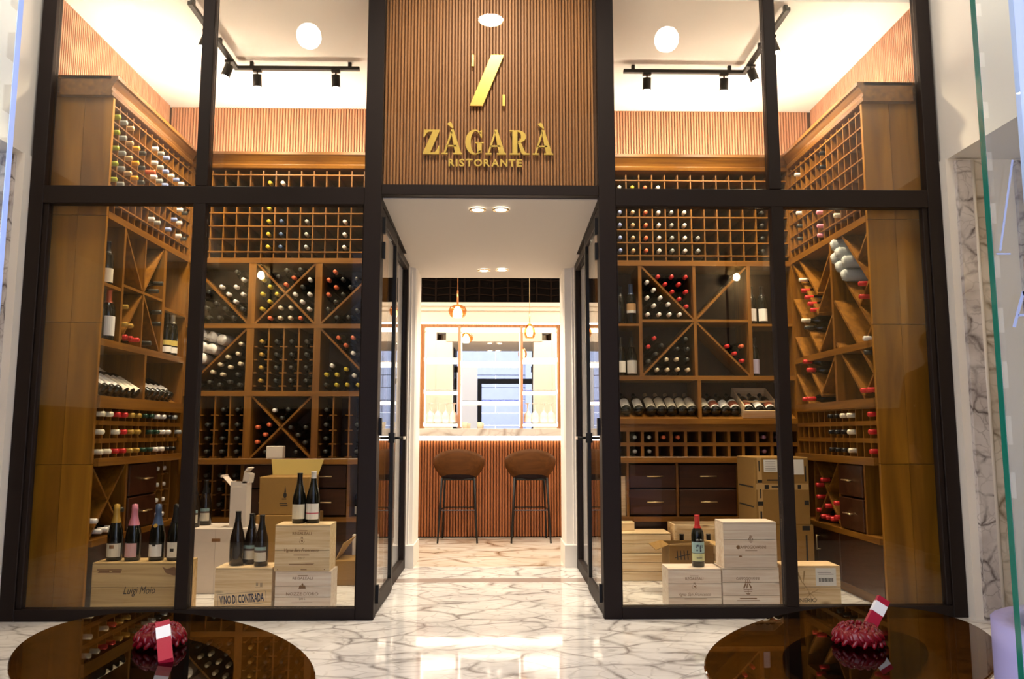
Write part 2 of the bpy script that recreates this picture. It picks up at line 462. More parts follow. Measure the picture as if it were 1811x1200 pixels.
# white moulded jambs at the end of the corridor
for i, (s, xin) in enumerate(((-1, .600), (1, .572))):
    prof = [(xin, 1.80), (xin, 2.11), (.829, 2.11), (.829, 1.70), (.700, 1.70), (.700, 1.715), (.688, 1.73), (.676, 1.715), (.664, 1.73), (.652, 1.745), (.640, 1.745), (.636, 1.765), (xin+.012, 1.775)]
    t = MB().prism([(s*x, y) for x, y in prof], .165, 2.34, lambda u, v, d: (u, v, d)).build('trim_%d' % (i+1), M['jamb'], None, **SK)
    box('plinth', M['jamb'], t, s*(xin-.008), s*.829, 1.69, 2.112, 0, .165)

# lobby walls: white beam over a recess with marble pilasters, each side
for s, nm in ((-1, 'left'), (1, 'right')):
    w = box('wall_front_%s' % nm, M['plaster'], None, s*2.668, s*3.75, -.06, .04, 0, 2.6165, **SK)
    for k, x in enumerate((2.715, 3.065)):
        MB().box(s*x, s*(x+.085), -.088, -.06, 0.0, 2.60).build('pilaster_panel', M['grey_marble'], w)
        MB().tube((s*(x+.096), -.078, 0.0), (s*(x+.096), -.078, 2.60), .014, n=10).build('pilaster_bead', plain('pale_marble_bead', (.68, .63, .57), .25), w)
        MB().box(s*(x+.108), s*(x+.185), -.080, -.06, 0.0, 2.60).build('pilaster_panel', M['cream_marble'], w)
    box('wall_beam_%s' % nm, M['plaster'], None, s*2.68, s*3.75, -3.1, .04, 2.615, 4.2, **SK)
    w = box('wall_recess_%s' % nm, M['plaster'], None, s*3.75, s*3.85, -3.1, -.06, 0, 2.6165, **SK)
    box('wainscot', M['wains'], w, s*3.746, s*3.7495, -3.09, -.07, 0.0, 1.25)
    w = box('wall_entrance_%s' % nm, M['taupe'], None, s*1.22, s*3.75, -3.2, -3.1, 0, 4.2, **SK)
    box('wainscot', M['wains'], w, s*1.37, s*3.749, -3.0995, -3.096, 0.0, 1.25)
box('wall_entrance_head', M['taupe'], None, -1.22, 1.22, -3.2, -3.1, 2.75, 4.2, **SK)
box('wall_front_top', M['plaster'], None, -2.68, 2.68, .0, .06, 3.79, 4.2, **SK)

# ------------------------------------------------------------------ the glazed shopfront
FM = M['frame']
for i, s in ((1, -1), (2, 1)):
    w = empty('window_%d' % i, (s*1.68, 0, 0), kind='structure')
    def fr(nm, x0, x1, z0, z1, y0=0.0, y1=.07): box(nm, FM, w, s*x0, s*x1, y0, y1, z0, z1, bev=.003)
    fr('stile', 2.585, 2.666, 0, 3.79)
    fr('post', .635, .735, 0, 3.79)
    fr('bottom_rail', .735, 2.585, 0, .064)
    fr('transom', .735, 2.585, 2.340, 2.445)
    fr('top_rail', .735, 2.585, 3.72, 3.79)
    fr('mullion', 1.645, 1.715, 2.445, 3.72, -.004, .066)
    fr('mullion', 1.650, 1.720, .064, 2.340, -.004, .066)
    fr('bead', 2.555, 2.585, .064, 2.340, .012, .06)
    fr('bead', .735, .742, .064, 2.340, .012, .06)
    for x0, x1, z0, z1 in ((.735, 1.645, 2.445, 3.72), (1.715, 2.585, 2.445, 3.72), (.742, 1.650, .064, 2.340), (1.720, 2.555, .064, 2.340)):
        box('pane', M['glass'], w, s*(x0+.001), s*(x1-.001), .030, .038, z0+.001, z1-.001)
# bay over the doors: slatted panel behind glass, with the sign
w = box('wall_front_panel', M['slatback'], None, -.635, .635, .058, .07, 2.463, 3.79, **SK)
slats('slats', (-.635, .058, 0), (1,0,0), (0,-1,0), 1.27, 2.465, 3.79, .0190, .013, w, M['signslat'])
w3 = empty('window_3', (0, 0, 2.4), kind='structure')
box('header', FM, w3, -.635, .635, 0, .07, 2.400, 2.462, bev=.003)
box('pane', M['glass'], w3, -.634, .634, .004, .010, 2.464, 3.78)

# doors folded back into the corridor, and the fixed glass behind them
for i, s in ((1, -1), (2, 1)):
    d = empty('door_%d' % i, (s*.65, .08, 0), kind='structure')
    def dp(nm, y0, y1, z0, z1, m=FM, x0=.637, x1=.667): return box(nm, m, d, s*x0, s*x1, y0, y1, z0, z1, bev=.002)
    dp('stile', .082, .125, .012, 2.345)
    dp('stile', .745, .800, .012, 2.330, M['black'])
    dp('bottom_rail', .125, .745, .012, .095)
    dp('top_rail', .125, .745, 2.270, 2.345)
    box('pane', M['doorglass'], d, s*.649, s*.655, .126, .744, .096, 2.269)
    for z in (2.235, 2.085, 1.055, .125):
        box('hinge', M['black'], d, s*.618, s*.640, .070, .096, z-.05, z+.05)
    h = MB().box(s*.628, s*.676, .735, .800, .955, 1.020).build('handle', M['black'], d)
    for sx in (-1, 1):
        MB().tube((s*.652+sx*.02, .768, .987), (s*.652+sx*.078, .768, .987), .0085).build('lever', M['black'], h)
        MB().box(s*.652+sx*.078, s*.652+sx*.090, .758, .778, .977, .997).build('lever_tip', plain('pale_lever_tip', (.75, .62, .50), .3), h)
    f = empty('window_%d' % (i+3), (s*.68, 1.2, 0), kind='structure')
    def fp(nm, y0, y1, z0, z1, x0=.655, x1=.695): box(nm, FM, f, s*x0, s*x1, y0, y1, z0, z1, bev=.002)
    fp('stile', 1.600, 1.685, 0, 2.34)
    fp('stile', .806, .846, .08, 2.30, .672, .695)
    fp('bottom_rail', .806, 1.600, 0, .075)
    fp('top_rail', .806, 1.600, 2.285, 2.34)
    box('pane', M['doorglass'], f, s*.678, s*.684, .847, 1.599, .076, 2.284)
    fh = box('trim_%d' % (i+4), FM, None, s*.637, s*.70, .075, 1.69, 2.352, 2.395, **SK)

# ------------------------------------------------------------------ text
def text_mesh(body, size, align='CENTER', offset=0.0, shear=0.0, ext=.0004, spacing=1.0):
    c = bpy.data.curves.new('t', 'FONT')
    c.body = body; c.size = size; c.align_x = align; c.align_y = 'CENTER'; c.offset = offset; c.shear = shear; c.extrude = ext; c.space_character = spacing
    c.resolution_u = 2
    o = bpy.data.objects.new('t', c); COL.objects.link(o)
    dg = bpy.context.evaluated_depsgraph_get()
    me = bpy.data.meshes.new_from_object(o.evaluated_get(dg))
    bpy.data.objects.remove(o); bpy.data.curves.remove(c)
    return me

def fit(me, w=None, h=None):
    xs = [v.co.x for v in me.vertices]; ys = [v.co.y for v in me.vertices]
    if not xs: return me
    cx, cy = (min(xs)+max(xs))/2, (min(ys)+max(ys))/2
    fx = w/(max(xs)-min(xs)) if w else None; fy = h/(max(ys)-min(ys)) if h else None
    fx = fx or fy; fy = fy or fx
    for v in me.vertices: v.co.x = (v.co.x-cx)*fx; v.co.y = (v.co.y-cy)*fy
    return me

def letter(parent, body, m, x, y, z, w=None, h=None, name='lettering', rot=0.0, face='front', **kw):
    """flat print standing on a face that looks towards -Y; x, y, z is its middle in world space"""
    me = fit(text_mesh(body, .1, **kw), w, h); me.materials.append(m)
    R = Matrix.Rotation(PI/2, 4, 'X') @ Matrix.Rotation(rot, 4, 'Z')
    me.transform(R)
    return linkmesh(name, me, parent, Vector((x, y, z)) - (wl(parent) if parent else Vector()))

def mark(parent, m, polys, y, name='printed_mark', th=.0006):
    """flat marks as polygons in world (x, z)"""
    b = MB()
    for p in polys: b.prism(p, y-th, y, lambda u, v, d: (u, d, v))
    return b.build(name, m, parent)

def rect(cx, cz, w, h): return [(cx-w/2, cz-h/2), (cx+w/2, cz-h/2), (cx+w/2, cz+h/2), (cx-w/2, cz+h/2)]
def disc(cx, cz, rx, rz, n=14): return [(cx+rx*math.cos(2*PI*k/n), cz+rz*math.sin(2*PI*k/n)) for k in range(n)]

# ------------------------------------------------------------------ the sign
sg = empty('restaurant_sign', (0, .04, 2.6), 'gold raised letter sign with slanted bar emblem on slatted panel over doors', 'sign')
def gx(x): return -.40 + (x-355)*.001
def gz(y): return 2.653 + (902-y)*.001
def glyph(name, polys, y0=.020, y1=.036):
    b = MB()
    for p in polys: b.prism([(gx(u), gz(v)) for u, v in p], y0, y1, lambda u, v, d: (u, d, v))
    b.build(name, M['gold'], sg)
def Aglyph(x, acc=False):
    P = [[(x+53,750),(x+71,750),(x+116,893),(x+80,893)], [(x+55,756),(x+63,768),(x+24,893),(x+13,893)], [(x+32,846),(x+86,846),(x+89,855),(x+29,855)],
         [(x,893),(x+37,893),(x+37,902),(x,902)], [(x+68,893),(x+123,893),(x+123,902),(x+68,902)]]
    if acc: P.append([(x+31,715),(x+49,703),(x+59,711),(x+70,738),(x+63,743)])
    return P
glyph('letter', [[(362,752),(452,752),(452,760),(398,892),(424,889),(438,874),(447,850),(453,850),(450,902),(355,902),(355,895),(411,763),(386,765),(371,780),(364,797),(357,797)]])
glyph('letter', Aglyph(465, True))
def arc(cx, cy, rx, ry, a0, a1, n=14): return [(cx+rx*math.cos(a0+(a1-a0)*k/n), cy-ry*math.sin(a0+(a1-a0)*k/n)) for k in range(n+1)]
rd = math.radians
Go = arc(661, 827, 56, 77, rd(42), rd(318)); Gi = arc(667, 827, 30, 69, rd(50), rd(310))
glyph('letter', [[Go[k], Go[k+1], Gi[k+1], Gi[k]] for k in range(14)] + [[(696,753),(704,753),(704,800),(698,800),(688,772)], [(676,832),(703,832),(703,890),(676,890)], [(664,826),(714,826),(714,834),(664,834)]])
glyph('letter', Aglyph(724))
Ro = arc(912, 791, 54, 39, rd(90), rd(-90)); Ri = arc(912, 791, 24, 30, rd(90), rd(-90))
glyph('letter', [[(884,760),(914,760),(914,893),(884,893)], [(868,752),(914,752),(914,760),(868,760)], [(868,893),(930,893),(930,902),(868,902)]]
      + [[Ro[k], Ro[k+1], Ri[k+1], Ri[k]] for k in range(14)] + [[(914,822),(936,828),(956,878),(966,892),(985,893),(985,902),(948,902),(936,890),(918,834)]])
glyph('letter', Aglyph(1003, True))
glyph('emblem_bar', [[(757,283),(833,283),(707,602),(630,602)]])
glyph('emblem_bar', [[(640,284),(653,284),(653,355),(640,355)]])
glyph('emblem_bar', [[(825,532),(841,532),(841,602),(825,602)]])
x = 507.0
for ch, wd in zip('RISTORANTE', (36, 10, 34, 40, 50, 38, 46, 42, 40, 32)):
    letter(sg, ch, M['gold'], gx(x+wd/2), .030, gz(951.5), w=wd*.001, h=.046, name='letter', offset=.0025, ext=.006)
    x += wd + 7.4
# ------------------------------------------------------------------ wine cabinets
class Cab:
    def __init__(s, side, root):
        s.side = side; s.root = root
    def P(s, u, d, z):
        if s.side == 'L': return Vector((-2.28-d, u, z))
        if s.side == 'R': return Vector((2.28+d, u, z))
        return Vector((u, 1.41+d, z))
    def mb(s, u0, u1, d0, d1, z0, z1, b=None):
        b = b or MB()
        return b.hexa([s.P(*q) for q in ((u0,d0,z0),(u1,d0,z0),(u1,d1,z0),(u0,d1,z0),(u0,d0,z1),(u1,d0,z1),(u1,d1,z1),(u0,d1,z1))])
    def part(s, name, u0, u1, z0, z1, d0=0.0, d1=.33, m=None, parent=None, **kw):
        if m is None:
            across = M['oakx'] if s.side == 'B' else M['oaky']
            m = M['oakv'] if (z1-z0) > abs(u1-u0) else across
        return s.mb(u0, u1, d0, d1, z0, z1).build(name, m, parent or s.root, **kw)
    def brace(s, u0, z0, u1, z1, t=.014, d0=.004, d1=.30, name='diagonal_brace', m=None):
        n = Vector((-(z1-z0), u1-u0)).normalized()*t/2
        p = [(u0-n.x, z0-n.y), (u1-n.x, z1-n.y), (u1+n.x, z1+n.y), (u0+n.x, z0+n.y)]
        return MB().prism(p, d0, d1, lambda u, v, d: s.P(u, d, v)).build(name, m or (M['oakx'] if s.side == 'B' else M['oaky']), s.root)
    def grid(s, us, zs, z0, z1, t=.0085, tz=.009, d1=.30):
        for u in us: s.part('divider', u-t/2, u+t/2, z0, z1, .004, d1)
        for z in zs: s.part('shelf', us[0] if us[0] < us[-1] else us[-1], max(us), z-tz/2, z+tz/2, 0.0, d1)
    def cornice(s, u0, u1, ext=0.0):
        prof = [(.30, 3.03), (0, 3.03), (-.008, 3.034), (-.014, 3.055), (-.006, 3.066), (-.012, 3.085), (-.032, 3.12), (-.042, 3.13), (-.042, 3.152), (.30, 3.152)]
        MB().prism(prof, u0, u1, lambda d, z, u: s.P(u, d, z)).build('cornice', M['oakx'] if s.side == 'B' else M['oaky'], s.root)
    def drawer(s, u0, u1, z0, z1, hu=None, hw=.12, m=None):
        o = s.mb(u0, u1, -.012, .28, z0, z1).build('drawer', m or M['drawer'], s.root, bev=.004)
        c = (u0+u1)/2 if hu is None else hu; z = (z0+z1)/2
        h = MB().tube(s.P(c-hw/2, -.032, z), s.P(c+hw/2, -.032, z), .005, n=8)
        for q in (c-hw*.4, c+hw*.4): h.tube(s.P(q, -.012, z), s.P(q, -.032, z), .004, n=6)
        h.build('handle', M['brass'], o)

def rack_mesh(code):
    """a bottle lying on its side, neck at the origin, body along +Y; glass, foil"""
    R = Matrix.Rotation(-PI/2, 4, 'X')     # z -> y
    prof = [(0, 0), (.0125, .001), (.0148, .004), (.0152, .062), (.0147, .063), (.016, .078), (.023, .095), (.034, .118), (.0375, .135), (.0375, .292), (.034, .298), (0, .298)]
    mis = [1, 1, 1, 1, 0, 0, 0, 0, 0, 0, 0]
    return MB().lathe(prof, n=12, mis=mis, M=R).mesh('racked_bottle', [M['bottle'], CAPM[code]])
RM = {}
FAR = []      # dark bottles too faint to pick apart, past the first 300: one object at the end
def rack(cab, u, z, code, where, tip=.006, far=False):
    if code not in RM: RM[code] = rack_mesh(code)
    rot = {'B': 0, 'L': PI/2, 'R': -PI/2}[cab.side]
    if far or code == 'k':
        FAR.append((cab.P(u, tip, z), rot)); return
    label = '%s capped bottle lying %s' % (CNAME[code], where)
    o = linkmesh('wine_bottle', RM[code], None, cab.P(u, tip, z), (0, 0, rot), label=label, cat='bottle')
    o['group'] = '%s capped bottles %s' % (CNAME[code], where)
    return o

def slots(cab, us, z0, z1, zs, codes, where, t=.011):
    """vertical slots: dividers at us, each bottle lying on a pair of runners; codes[i][row]"""
    for u in us[1:-1]: cab.part('divider', u-t/2, u+t/2, z0, z1, .004, .30)
    for i in range(len(us)-1):
        a, b = us[i]+t/2, us[i+1]-t/2; c = (a+b)/2
        for k, z in enumerate(zs):
            for q0, q1 in ((a, a+.022), (b-.022, b)): cab.part('runner', q0, q1, z-.044, z-.036, .004, .29)
            ch = codes[i][k]
            if ch != '.': rack(cab, c, z, ch, where, far=(ch == 'k'))

WHO = dict(BL='champagne side', BR='carton side')
# ---- back cabinet, champagne side
bl = empty('wine_cabinet', (-1.53, 1.58, 0), 'tall amber wood wine cabinet on the back wall behind the stamped crate and champagne side', 'cabinet')
c = Cab('B', bl)
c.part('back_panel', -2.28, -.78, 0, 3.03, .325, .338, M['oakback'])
c.part('side_panel', -.83, -.785, 0, 3.03)
c.part('side_panel', -2.30, -2.281, 0, 3.03, .002)
c.cornice(-2.31, -.785)
MB().hexa([c.P(*q) for q in ((-2.2,.02,3.154),(-.80,.02,3.154),(-.80,.05,3.154),(-2.2,.05,3.154),(-2.2,.02,3.166),(-.80,.02,3.166),(-.80,.05,3.166),(-2.2,.05,3.166))]).build('strip_light', M['e_strip'], bl)
us = [-2.2335 + .0965*k for k in range(15)]
GZ = [2.381, 2.480, 2.580, 2.681, 2.781, 2.882, 2.982]
c.grid([-2.28]+us+[-.832], GZ, 2.333, 3.015)
c.part('rail', -2.28, -.83, 2.294, 2.333, -.004)
for a, b in ((-1.83, -1.776), (-1.331, -1.28)):
    c.part('upright', a, b, 1.832, 2.294, -.002); c.part('upright', a, b, 1.328, 1.798, -.002); c.part('upright', a, b, .834, 1.29, -.002)
for a, b in ((1.798, 1.832), (1.290, 1.328)): c.part('rail', -2.28, -.83, a, b, -.004)
c.part('ledge', -2.24, -.83, .792, .834, -.085, .33, bev=.004)
c.brace(-2.28, 2.29, -1.83, 1.836); c.brace(-1.83, 1.794, -2.28, 1.332)
def cross(cab, u0, u1, z0, z1, t=.014):
    cab.brace(u0, z0, u1, z1, t)
    m = ((u0+u1)/2, (z0+z1)/2); k = .018*abs(u1-u0)/math.hypot(u1-u0, z1-z0)
    e = Vector((u1-u0, -(z1-z0))).normalized()*(t*.75)
    cab.brace(u0, z1, m[0]-e.x, m[1]-e.y, t); cab.brace(m[0]+e.x, m[1]+e.y, u1, z0, t)
cross(c, -1.776, -1.331, 1.832, 2.294)
cross(c, -1.776, -1.331, .834, 1.290)
c.brace(-1.28, 1.836, -.83, 2.290); c.brace(-1.28, 1.794, -.83, 1.332)
piles = [
('wwwwwwkk',[-2.039,2.115,-1.931,2.114,-1.877,2.17,-1.985,2.058,-1.877,2.058,-1.931,2.002,-1.877,1.946,-1.928,2.229],'above the diagonal of the upper corner bin, champagne side'),
('kkkkkkkkk',[-2.131,2.074,-2.186,2.019,-2.074,1.988,-2.144,1.953,-2.2,1.879,-2.122,1.879,-2.044,1.879,-2.007,1.948,-1.94,1.879],'below the diagonal of the upper corner bin, champagne side'),
('yyyyyy',[-1.73,2.172,-1.675,2.116,-1.73,2.06,-1.621,2.06,-1.675,2.003,-1.73,1.947],'in the outer wedge of the upper crossed bin, champagne side'),
('ookkk',[-1.499,2.186,-1.557,2.134,-1.554,2.242,-1.451,2.248,-1.615,2.194],'in the top wedge of the upper crossed bin, champagne side'),
('wwwwwk',[-1.377,2.172,-1.486,2.06,-1.377,2.06,-1.432,2.003,-1.377,1.947,-1.432,2.116],'in the inner wedge of the upper crossed bin, champagne side'),
('ccocco',[-1.592,1.956,-1.515,1.956,-1.668,1.877,-1.593,1.879,-1.516,1.879,-1.439,1.877],'in the bottom wedge of the upper crossed bin, champagne side'),
('ooookkkkkk',[-1.188,2.233,-1.234,2.17,-1.179,2.114,-1.234,2.058,-1.128,2.173,-1.07,2.114,-1.179,2.002,-1.234,1.946,-1.125,2.058,-1.024,2.177],'above the diagonal of the upper bin by the doors, champagne side'),
('kkk',[-1.167,1.882,-1.078,1.883,-1.017,1.935],'below the diagonal of the upper bin by the doors, champagne side'),
('cccccccckkkkkk',[-1.876,1.682,-1.971,1.583,-1.897,1.607,-2.025,1.527,-1.95,1.507,-1.877,1.532,-2.079,1.47,-2.005,1.452,-2.172,1.374,-2.098,1.395,-2.023,1.375,-1.95,1.398,-1.877,1.375,-1.893,1.452],'under the diagonal beneath the white wrapped bottles'),
('ooow',[-1.151,1.73,-1.043,1.73,-1.095,1.673,-1.04,1.614],'above the diagonal of the middle bin by the doors, champagne side'),
('wywyykyyy',[-1.194,1.52,-1.089,1.493,-1.027,1.446,-1.234,1.453,-1.156,1.452,-1.234,1.375,-1.156,1.375,-1.078,1.376,-.996,1.375],'below the diagonal of the middle bin by the doors, champagne side'),
('oooo',[-1.73,1.062,-1.646,1.08,-1.673,1.007,-1.73,.953],'in the outer wedge of the lower crossed bin, champagne side'),
('wkk',[-1.609,1.186,-1.507,1.192,-1.554,1.129],'in the top wedge of the lower crossed bin, champagne side'),
('kkkk',[-1.377,1.06,-1.432,1.004,-1.377,.948,-1.486,1.06],'in the inner wedge of the lower crossed bin, champagne side'),
('kk',[-1.441,.88,-1.666,.88],'in the bottom wedge of the lower crossed bin behind the small white carton')]
for codes, xy, where in piles:
    for i, ch in enumerate(codes): rack(c, xy[2*i], xy[2*i+1], ch, where)
for col, rows, ch in ((5, (0,1,2,3,5), 'y'), (6, (0,1,2), 'd'), (6, (5,), 'w'), (8, (0,1,2), 's'), (11, (0,1,2), 'w')):
    cu = -2.2335 + .0965*(col-.5) + .0965
    for r in rows: rack(c, cu, GZ[r]+.0045+.0378, ch, 'in column %s of the top grid, champagne side' % ['one','two','three','four','five','six','seven','eight','nine','ten','eleven','twelve','thirteen'][col])
zr = [1.661, 1.566, 1.471, 1.376]
slots(c, [-1.776, -1.666, -1.554, -1.442, -1.331], 1.328, 1.798, [1.70, 1.602, 1.504, 1.406], ['gggg', 'kkkk', 'kkkk', 'kkkk'], 'in the middle upright slots, champagne side')
slots(c, [-2.265, -2.155, -2.043, -1.932, -1.83], .834, 1.290, [1.19, 1.08, .978, .882], ['kkkk', '.kkk', 'kkkk', 'kkkk'], 'in the lower corner slots, champagne side')
slots(c, [-1.28, -1.171, -1.054, -.94, -.83], .834, 1.290, [1.19, 1.08, .978, .882], ['kkkk', '....', '.k.k', 'kkkk'], 'in the lower slots by the doors, champagne side')
# lower part: slots, four drawers, open end
c.part('upright', -1.835, -1.812, .41, .792); c.part('upright', -1.058, -1.036, .41, .792); c.part('upright', -1.44, -1.425, .41, .792)
slots(c, [-2.24, -2.143, -2.041, -1.938, -1.835], .41, .792, [.71, .61, .50], ['kkk', 'kkk', 'kkk', 'kkk'], 'in the bottom corner slots behind the pale carton')
for z0, z1 in ((.622, .785), (.425, .610)):
    c.drawer(-1.808, -1.444, z0, z1); c.drawer(-1.421, -1.062, z0, z1, hu=-1.222)
c.part('rail', -2.28, -.83, .375, .41, -.02)
c.part('plinth_panel', -2.28, -.83, 0, .375, .03, .05, M['drawer'])

# ---- back cabinet, carton side
br = empty('wine_cabinet', (1.53, 1.58, 0), 'tall amber wood wine cabinet on the back wall behind the red capped bottle', 'cabinet')
c = Cab('B', br); cbr = c
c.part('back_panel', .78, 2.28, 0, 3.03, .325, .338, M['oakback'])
c.part('side_panel', .785, .83, 0, 3.03); c.part('side_panel', 2.281, 2.30, 0, 3.03, .002)
c.cornice(.785, 2.31)
MB().hexa([c.P(*q) for q in ((.80,.02,3.154),(2.2,.02,3.154),(2.2,.05,3.154),(.80,.05,3.154),(.80,.02,3.166),(2.2,.02,3.166),(2.2,.05,3.166),(.80,.05,3.166))]).build('strip_light', M['e_strip'], br)
GR = [2.364, 2.464, 2.565, 2.665, 2.764, 2.862, 2.955]
us = [.934 + .1*k for k in range(14)]
c.grid([.832]+us+[2.28], GR, 2.325, 3.0)
c.part('rail', .83, 2.28, 2.284, 2.325, -.004)
c.part('upright', 1.113, 1.139, 1.446, 2.284, -.002); c.part('upright', 1.944, 1.972, 1.446, 2.284, -.002)
cx, cz = 1.5415, 1.862
c.part('divider', cx-.011, cx+.011, 1.446, 2.284, 0)
c.part('shelf', 1.139, cx-.011, cz-.01, cz+.01); c.part('shelf', cx+.011, 1.944, cz-.01, cz+.01)
for u, z in ((1.139, 2.28), (1.944, 2.28), (1.139, 1.45), (1.944, 1.45)): c.brace(u, z, cx+(u-cx)*.035, cz+(z-cz)*.035)
c.part('shelf', .83, 1.113, 1.822, 1.84); c.part('shelf', 1.972, 2.28, 1.822, 1.84)
c.part('rail', .83, 2.28, 1.412, 1.446, -.004)
c.part('upright', 1.545, 1.572, 1.125, 1.412, -.002)
for a, b in ((.83, 1.545), (1.572, 2.28)):   # sloping display boards
    MB().prism([(0, 1.125), (0, 1.110), (.325, 1.275), (.325, 1.29)], a, b, lambda d, z, u: c.P(u, d, z)).build('sloping_board', M['oakx'], br)
c.part('ledge', .83, 2.28, 1.03, 1.125, -.012, .02); c.part('ledge', .83, 2.28, 1.085, 1.120, -.035, -.013)
us = [1.015 + .1075*k for k in range(-1, 12)]
for z0, z1 in ((.949, 1.03), (.845, .921)):
    for u in us: c.part('divider', u-.011, u+.011, z0, z1, -.002, .30)
c.part('shelf', .83, 2.28, .921, .949, -.004); c.part('ledge', .80, 2.275, .800, .845, -.06, .33, bev=.004)
c.part('shelf', .83, 2.28, 1.0305, 1.0345, .021, .30)
for k, (a, b) in {1: 'ss', 2: 'ss', 3: 'o.', 4: 'o.', 10: 'vv', 11: 'v.'}.items():
    u = 1.015 + .1075*(k-.5)
    for ch, z in ((a, .949), (b, .845)):
        if ch != '.': rack(c, u, z+.0378, ch, 'in the low two row grid above the drawers')
piles = [
('rrrrrrrrr',[1.269,2.204,1.375,2.204,1.482,2.203,1.323,2.146,1.428,2.146,1.376,2.088,1.482,2.088,1.429,2.031,1.482,1.974],'in the top wedge of the big star rack, carton side'),
('wwwwwwwwww',[1.185,2.162,1.235,2.102,1.185,2.042,1.284,2.041,1.235,1.981,1.344,1.991,1.185,1.913,1.273,1.913,1.351,1.913,1.429,1.913],'in the wedge under the red caps of the star rack'),
('rrkkk',[1.231,1.731,1.185,1.667,1.286,1.676,1.241,1.612,1.185,1.557],'in the lower outer wedge of the star rack, carton side'),
('kkkkcccccc',[1.469,1.725,1.404,1.649,1.482,1.648,1.477,1.57,1.321,1.57,1.399,1.571,1.247,1.492,1.326,1.492,1.404,1.494,1.482,1.492],'in the bottom wedge of the star rack, carton side'),
('rorr',[1.786,1.672,1.895,1.672,1.841,1.616,1.896,1.561],'in the far lower wedge of the star rack, carton side')]
for codes, xy, where in piles:
    for i, ch in enumerate(codes): rack(c, xy[2*i], xy[2*i+1], ch, where)
for u, rows, ch in ((.984, (0,1,2,3), 'b'), (1.084, (0,1,2,3), 't'), (1.184, (0,1,2,3), 'o'), (1.284, (0,1,2,3), 'w'), (1.384, (0,1,2,3), 's'), (1.484, (0,1,2,3), 'w'),
                    (1.584, (0,1), 's'), (2.084, (0,1,2,3), 'k'), (.984, (5,), 'w'), (1.084, (5,), 'y'), (1.184, (5,), 'o'), (1.284, (5,), 'w')):
    for r in rows: rack(c, u, GR[r]+.0045+.0378, ch, 'in the %s of the top grid, carton side' % ('top row' if r == 5 else 'column %s' % ['zero','one','two','three','four','five','six','seven','eight','nine','ten','eleven','twelve'][round((u-.884)*10+.01)]))
c.part('upright', 1.0, 1.018, .41, .80); c.part('upright', 1.366, 1.384, .41, .80); c.part('upright', 1.815, 1.833, .41, .80)
for z0, z1 in ((.618, .786), (.425, .606)):
    c.drawer(1.022, 1.362, z0, z1, hu=1.205); c.drawer(1.388, 1.811, z0, z1, hu=1.60)
c.part('rail', .83, 2.28, .375, .41, -.02)
c.part('plinth_panel', .83, 2.28, 0, .375, .03, .05, M['drawer'])

# ---- side cabinets
def side_cab(side, s, label):
    r = empty('wine_cabinet', (s*2.45, .9, 0), label, 'cabinet')
    c = Cab(side, r)
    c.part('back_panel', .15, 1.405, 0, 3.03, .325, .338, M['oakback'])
    # the end panel that faces the street: stacked boards, with joints
    for z0, z1 in ((0, .838), (.841, 1.66), (1.663, 2.30), (2.303, 3.03)):
        for d0, d1 in ((-.002, .165), (.167, .338)):
            c.part('end_board', .124, .148, z0, z1, d0, d1, M['panel'])
    c.part('far_panel', 1.378, 1.405, 0, 3.03, 0, .32)
    c.cornice(.085, 1.36)
    prof = [(.124, 3.03), (.116, 3.034), (.110, 3.055), (.118, 3.066), (.112, 3.085), (.092, 3.12), (.085, 3.13), (.085, 3.152), (.124, 3.152)]
    MB().prism(prof, 0, .338, lambda y, z, d: c.P(y, d, z)).build('cornice_return', M['oakx'], r)
    c.mb(.15, 1.35, .02, .05, 3.154, 3.166).build('strip_light', M['e_strip'], r)
    us = [.148] + [.2275 + .0907*k for k in range(13)] + [1.378]
    gz = [2.400, 2.497, 2.595, 2.693, 2.791, 2.889, 2.988]
    c.grid(us, gz, 2.334, 3.015)
    c.part('rail', .148, 1.378, 2.292, 2.334, -.004)
    for z0, z1 in ((1.530, 1.572), (.828, .872)): c.part('rail' if z0 > 1 else 'ledge', .148, 1.378, z0, z1, -.004 if z0 > 1 else -.03)
    return r, c, gz, us
sl, cl, gz, us = side_cab('L', -1, 'amber wine cabinet along the side wall behind the four champagne bottles')
sr, cr, gz, us = side_cab('R', 1, 'amber wine cabinet along the side wall with zigzag lattice bins, carton side')
NUM = ['one','two','three','four','five','six','seven','eight','nine','ten','eleven','twelve','thirteen']
def gcol(cab, col, rows, ch, nm):
    u = .182 if col == 0 else .2275 + .0907*(col-.5)
    for r in rows: rack(cab, u, (gz[r] if r >= 0 else 2.334)+.0045+.0378, ch, 'in side grid column %s, %s' % (NUM[col], nm), tip=-.022)
for col, rows, ch in ((0, (1,2,3,4,5), 'l'), (1, (1,2,3,4,5), 's'), (2, (1,2,3,4,5), 't'), (3, (1,2,3,4), 'a'), (4, (1,2,3,4), 'k'), (6, (3,4,5), 'w'), (6, (0,), 'w'), (7, (0,2,3,4,5), 's'), (8, (3,4,5), 'b'),
                      (9, (0,), 'b'), (9, (4,), 'i'), (10, (1,3,4), 'b'), (11, (0,1,2,4), 'w'), (12, (0,2,3), 'k')):
    gcol(cl, col, rows, ch, 'champagne side')
rack(cl, .2275+.0907*4.5, gz[3]+.045, 'o', 'in side grid column six, champagne side', tip=-.05)
for col, rows, ch in ((6, (4,5), 'x'), (11, (5,), 'w'), (11, (3,2), 'w'), (11, (1,0), 'k'), (7, (0,1,-1), 'p'), (4, (0,1), 'i')):
    gcol(cr, col, rows, ch, 'carton side')

